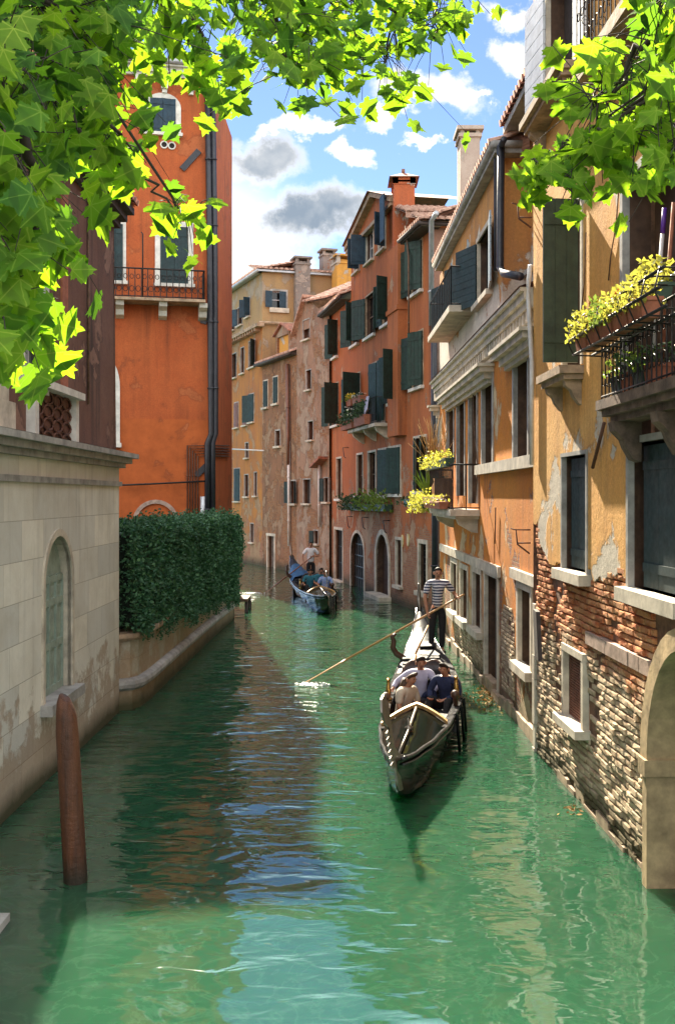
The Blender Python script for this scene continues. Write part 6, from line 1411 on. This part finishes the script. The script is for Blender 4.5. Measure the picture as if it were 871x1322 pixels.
# ------------------------------------------------------------------ plane trees on the quays, boughs hanging into view
M['bark'] = simple('plane bark', (0.10, 0.085, 0.06), .85, var=.5, scale=5, bmp=.5)
M['twig'] = simple('dark twig', (0.035, 0.025, 0.018), .8, var=.4, scale=20)
M['leaf_bright'] = leaf_mat('bright plane leaf', (0.14, 0.27, 0.028), (0.20, 0.34, 0.04), .58, (0.35, 0.62, 0.015), .12)
M['leaf_mid'] = leaf_mat('mid green plane leaf', (0.075, 0.185, 0.022), (0.11, 0.23, 0.03), .52, (0.28, 0.55, 0.015), .12)
M['leaf_deep'] = leaf_mat('deep green plane leaf', (0.035, 0.105, 0.016), (0.06, 0.15, 0.024), .45, (0.20, 0.46, 0.02), .12)
tr = random.Random(5)
for k_, c_ in (('leaf_bright', (0.62, 0.80, 0.10)), ('leaf_mid', (0.42, 0.62, 0.08)), ('leaf_deep', (0.22, 0.42, 0.06))):     # pale veins fanning from the leaf foot
    t = M[k_].node_tree; uvn = t.nodes.new('ShaderNodeTexCoord').outputs['UV']; ux, uy, _z = sep(t, uvn); uy = mth(t, 'SUBTRACT', uy, .02); vm = None
    for a_ in (0, 52, -52, 100, -100):
        ca, sa_ = math.cos(R(a_)), math.sin(R(a_)); across = mth(t, 'ABSOLUTE', mth(t, 'SUBTRACT', mth(t, 'MULTIPLY', ux, ca), mth(t, 'MULTIPLY', uy, sa_))); along = mth(t, 'ADD', mth(t, 'MULTIPLY', ux, sa_), mth(t, 'MULTIPLY', uy, ca))
        v_ = mth(t, 'MULTIPLY', mr(t, across, .022, .008), mr(t, along, 0, .02)); vm = v_ if vm is None else mth(t, 'MAXIMUM', vm, v_)
    pb_ = t.nodes['Principled BSDF']; l_ = pb_.inputs['Base Color'].links[0].from_socket; t.links.new(mixc(t, mth(t, 'MULTIPLY', vm, .6), l_, c_), pb_.inputs['Base Color'])
    tb_ = [n for n in t.nodes if n.type == 'BSDF_TRANSLUCENT'][0]; l_ = tb_.inputs[0].links[0].from_socket; t.links.new(mixc(t, mth(t, 'MULTIPLY', vm, .55), l_, tuple(x * .45 for x in c_)), tb_.inputs[0])
HALF = [(0, 0), (.09, -.05), (.20, -.13), (.27, -.07), (.42, -.10), (.38, .01), (.49, .05), (.36, .12), (.33, .17), (.45, .20), (.54, .28), (.72, .36), (.63, .41), (.64, .53), (.50, .50), (.42, .56), (.33, .49), (.26, .47), (.25, .58), (.34, .66), (.24, .71), (.25, .82), (.13, .84), (.08, .95), (0, 1.10)]
OUT = HALF + [(-x, y) for x, y in reversed(HALF[1:-1])]
def plane_leaf(mb, base, tip, nrm, s, mi, curl):
    """five-lobed toothed leaf from petiole point towards tip, folded along its midrib"""
    y = Vector(tip).normalized(); x = y.cross(nrm).normalized(); n = x.cross(y); V = []
    wob = [tr.gauss(1, .06) for _ in OUT]; tw = tr.uniform(-.25, .25)
    def pt(u, v): return base + (x * u + y * v + n * (-curl * abs(u) * .38 - .45 * curl * (v - .35) ** 2 + tw * u * v)) * s
    C0 = [pt(0, .12), pt(0, .40), pt(0, .70)]
    V = [pt(u * wob[i], v * (1 + (wob[i] - 1) * .4)) for i, (u, v) in enumerate(OUT)] + C0
    N = len(OUT); a, b, c = N, N + 1, N + 2; Fc = []
    def near(v): return a if v < .2 else (b if v < .52 else c)
    for i in range(N):
        j = (i + 1) % N; ci, cj = near(OUT[i][1]), near(OUT[j][1])
        Fc.append((i, j, ci)) if ci == cj else Fc.extend([(i, j, ci), (j, cj, ci)])
    mb.mesh(V, Fc, mi, False, [(u, v) for u, v in OUT] + [(0, .12), (0, .40), (0, .70)])
def in_view(p): return p.y > .3
def bough(crown, limbs, trunk_pts, px, depth, r0, leaf_px, n_leaf, spread, mats=(0, 0, 1, 1, 2), dj=1.4, size=None, dens=1.2):
    """a limb through photo points at the given depths; twigs and leaves hang off it"""
    pts = [at(x, y, d_) for (x, y), d_ in zip(px, depth)]
    full = [Vector(q) for q in trunk_pts] + pts; k = len(full)
    sm = []
    for i in range(k - 1):
        for f in (0, .33, .66): sm.append(full[i].lerp(full[i + 1], f) + Vector((tr.gauss(0, .012), tr.gauss(0, .012), tr.gauss(0, .012))) * (1 if i >= len(trunk_pts) else 2))
    sm.append(full[-1]); limbs.tube(sm, [r0 * (1 - .92 * i / (len(sm) - 1)) + .0022 for i in range(len(sm))], 6)
    seg = [(pts[i], pts[i + 1]) for i in range(len(pts) - 1)] or [(pts[0], pts[0] + Vector((0, 0, -.02)))]
    for _ in range(max(1, int(n_leaf * dens + .5))):
        a, b = tr.choice(seg); o = a.lerp(b, tr.random()); sp = spread * .9
        tw_end = o + Vector((tr.gauss(0, sp), tr.gauss(0, dj * sp * 1.2), tr.gauss(-.03, sp)))
        hang = Vector((tr.gauss(0, .55), tr.gauss(0, .45), tr.uniform(-1.3, .15)))
        s = leaf_px * .66 / F * tw_end.y * tr.uniform(.65, 1.2) / 1.15 if size is None else size * tr.uniform(.65, 1.15)
        hang.normalize(); mid = o.lerp(tw_end, .5) + Vector((0, 0, .02))
        limbs.tube([o, mid, tw_end], [.0024, .0018, .0012], 4, cap=False)
        nr = Vector((tr.gauss(0, .45), -1, tr.gauss(-.25, .5)))
        if tr.random() < .25: nr = Vector((tr.gauss(0, 1), tr.gauss(0, 1), tr.gauss(0, 1)))
        plane_leaf(crown, tw_end + hang * .01, hang, nr.normalized(), s, tr.choice(mats), tr.uniform(-.1, .55))
LM = [M['leaf_bright'], M['leaf_mid'], M['leaf_deep']]
def trunk(mb, base, top, r):
    b, q = Vector(base), Vector(top); mb.tube([b + Vector((0, 0, -.1)), b + Vector((0, 0, .3)), b.lerp(q, .4) + Vector((.08, .03, 0)), b.lerp(q, .75), q], [r * 1.45, r * 1.1, r, r * .85, r * .5], 14)
# left tree
lt_ = thing('plane_tree', 'plane tree whose backlit boughs fill the top left corner and hang along the top', 'tree', (-3.4, 1.6, 1.1))
tb = MB(); trunk(tb, (-3.4, 1.6, 1.1), (-3.0, 1.9, 8.5), .24); tb.build('trunk', M['bark'], lt_)
cr, lm = MB(), MB(); T0 = [(-3.1, 1.8, 6.6), (-2.0, 2.4, 6.1)]; T1 = [(-3.1, 1.8, 7.2), (-1.6, 2.6, 6.7)]
dk = (1, 0, 2, 1, 0); lt5 = (0, 0, 0, 1)
for (px, dep, n, sp, lpx, ms) in (
        ([(-40, -30), (50, 0), (95, 20), (110, 50)], [2.6, 2.9, 3.2, 3.4], 95, .14, 62, dk),
        ([(-60, 40), (10, 65), (50, 105), (75, 140)], [2.5, 2.7, 3.0, 3.2], 90, .13, 66, dk),
        ([(-60, 100), (-20, 150), (10, 190), (25, 235)], [2.4, 2.6, 2.7, 2.8], 80, .13, 72, (0, 1, 1, 2)),
        ([(20, 170), (45, 250), (40, 330), (35, 400), (30, 440)], [2.6, 2.7, 2.8, 2.8, 2.8], 46, .065, 80, lt5),
        ([(-50, 240), (-10, 300), (0, 380), (5, 430)], [2.5, 2.6, 2.7, 2.7], 28, .06, 80, lt5),
        ([(20, -60), (90, -45), (145, -20), (155, 12)], [3.0, 3.2, 3.4, 3.5], 90, .12, 58, dk),
        ([(-40, -60), (40, -40), (80, 40)], [2.9, 3.0, 3.1], 70, .2, 60, (1, 2, 2))):
    bough(cr, lm, T0, px, dep, .022, lpx, n, sp, ms)
for (px, dep, n, sp, lpx, ms, r) in (
        ([(120, 150), (155, 180), (172, 195)], [3.2, 3.3, 3.3], 10, .05, 60, lt5, .008),
        ([(105, 170), (150, 210), (195, 235), (222, 270), (232, 285)], [3.1, 3.3, 3.5, 3.6, 3.6], 1, .03, 60, lt5, .007),
        ([(225, 262), (236, 275), (245, 282)], [3.6, 3.6, 3.6], 10, .05, 54, (0, 0, 1), .005),
        ([(180, -40), (215, 25), (250, 50), (268, 85)], [3.6, 3.7, 3.8, 3.8], 26, .09, 46, (0, 0, 1, 1), .012),
        ([(255, 40), (275, 80), (285, 115)], [3.8, 3.8, 3.8], 14, .06, 48, (0, 1), .006),
        ([(230, -60), (300, -30), (350, 10), (365, 60), (372, 95)], [3.8, 4.0, 4.1, 4.2, 4.2], 44, .13, 50, (0, 0, 1, 1, 2), .014),
        ([(330, -40), (390, 0), (400, 50), (385, 95)], [4.1, 4.2, 4.3, 4.3], 42, .12, 50, (0, 1, 1, 2), .010),
        ([(250, -50), (300, -20), (320, 10)], [3.8, 3.9, 4.0], 26, .11, 48, (0, 1, 2), .010),
        ([(400, -60), (470, -30), (510, 15), (500, 60), (495, 85)], [4.4, 4.6, 4.8, 4.8, 4.8], 58, .15, 38, (0, 0, 1, 1), .012),
        ([(470, -50), (545, -20), (565, 15), (560, 50)], [4.7, 4.8, 4.9, 4.9], 44, .13, 36, (0, 0, 1), .009),
        ([(520, -40), (590, -20), (600, 10)], [4.8, 4.9, 5.0], 22, .09, 34, (0, 0, 1), .007),
        ([(440, 20), (462, 60), (470, 80)], [4.7, 4.7, 4.7], 16, .09, 38, (0, 0, 1), .006),
        ([(380, -30), (440, -10), (470, 10)], [4.4, 4.5, 4.6], 24, .12, 40, (0, 1, 1), .008)):
    bough(cr, lm, T1, px, dep, r, lpx, n, sp, ms)
lm.build('branches', M['twig'], lt_); cr.build('crown', LM, lt_)
# right tree
rt_ = thing('plane_tree', 'plane tree whose bright boughs hang into the top right corner before the yellow house', 'tree', (3.9, 1.4, 1.1))
tb = MB(); trunk(tb, (3.9, 1.4, 1.1), (3.5, 1.8, 8.0), .22); tb.build('trunk', M['bark'], rt_)
cr, lm = MB(), MB(); T2 = [(3.6, 1.7, 6.6), (2.4, 2.4, 5.9)]
for (px, dep, n, sp, lpx, ms, r) in (
        ([(900, -30), (850, 40), (810, 90), (780, 125), (760, 130)], [3.0, 3.1, 3.2, 3.2, 3.2], 62, .12, 62, (0, 0, 0, 1), .016),
        ([(930, 40), (870, 100), (830, 150), (800, 180)], [2.9, 3.0, 3.1, 3.1], 54, .13, 64, (0, 0, 1), .014),
        ([(920, -60), (870, -10), (830, 20)], [3.0, 3.1, 3.2], 36, .13, 58, (0, 1, 1, 2), .012),
        ([(930, 100), (880, 170), (870, 215)], [2.9, 3.0, 3.0], 22, .08, 60, (0, 0, 1), .010),
        ([(800, 160), (765, 175), (725, 192), (690, 210)], [3.1, 3.2, 3.3, 3.4], 2, .03, 46, (0, 0), .006),
        ([(738, 178), (730, 190), (736, 200)], [3.3, 3.3, 3.3], 8, .03, 36, (0, 1), .003),
        ([(700, 205), (686, 212), (680, 216)], [3.4, 3.4, 3.4], 14, .035, 44, (0, 0), .004),
        ([(775, 170), (735, 220), (740, 250)], [3.2, 3.3, 3.3], 12, .035, 46, (0, 0), .004)):
    bough(cr, lm, T2, px, dep, r, lpx, n, sp, ms)
lm.build('branches', M['twig'], rt_); cr.build('crown', LM, rt_)
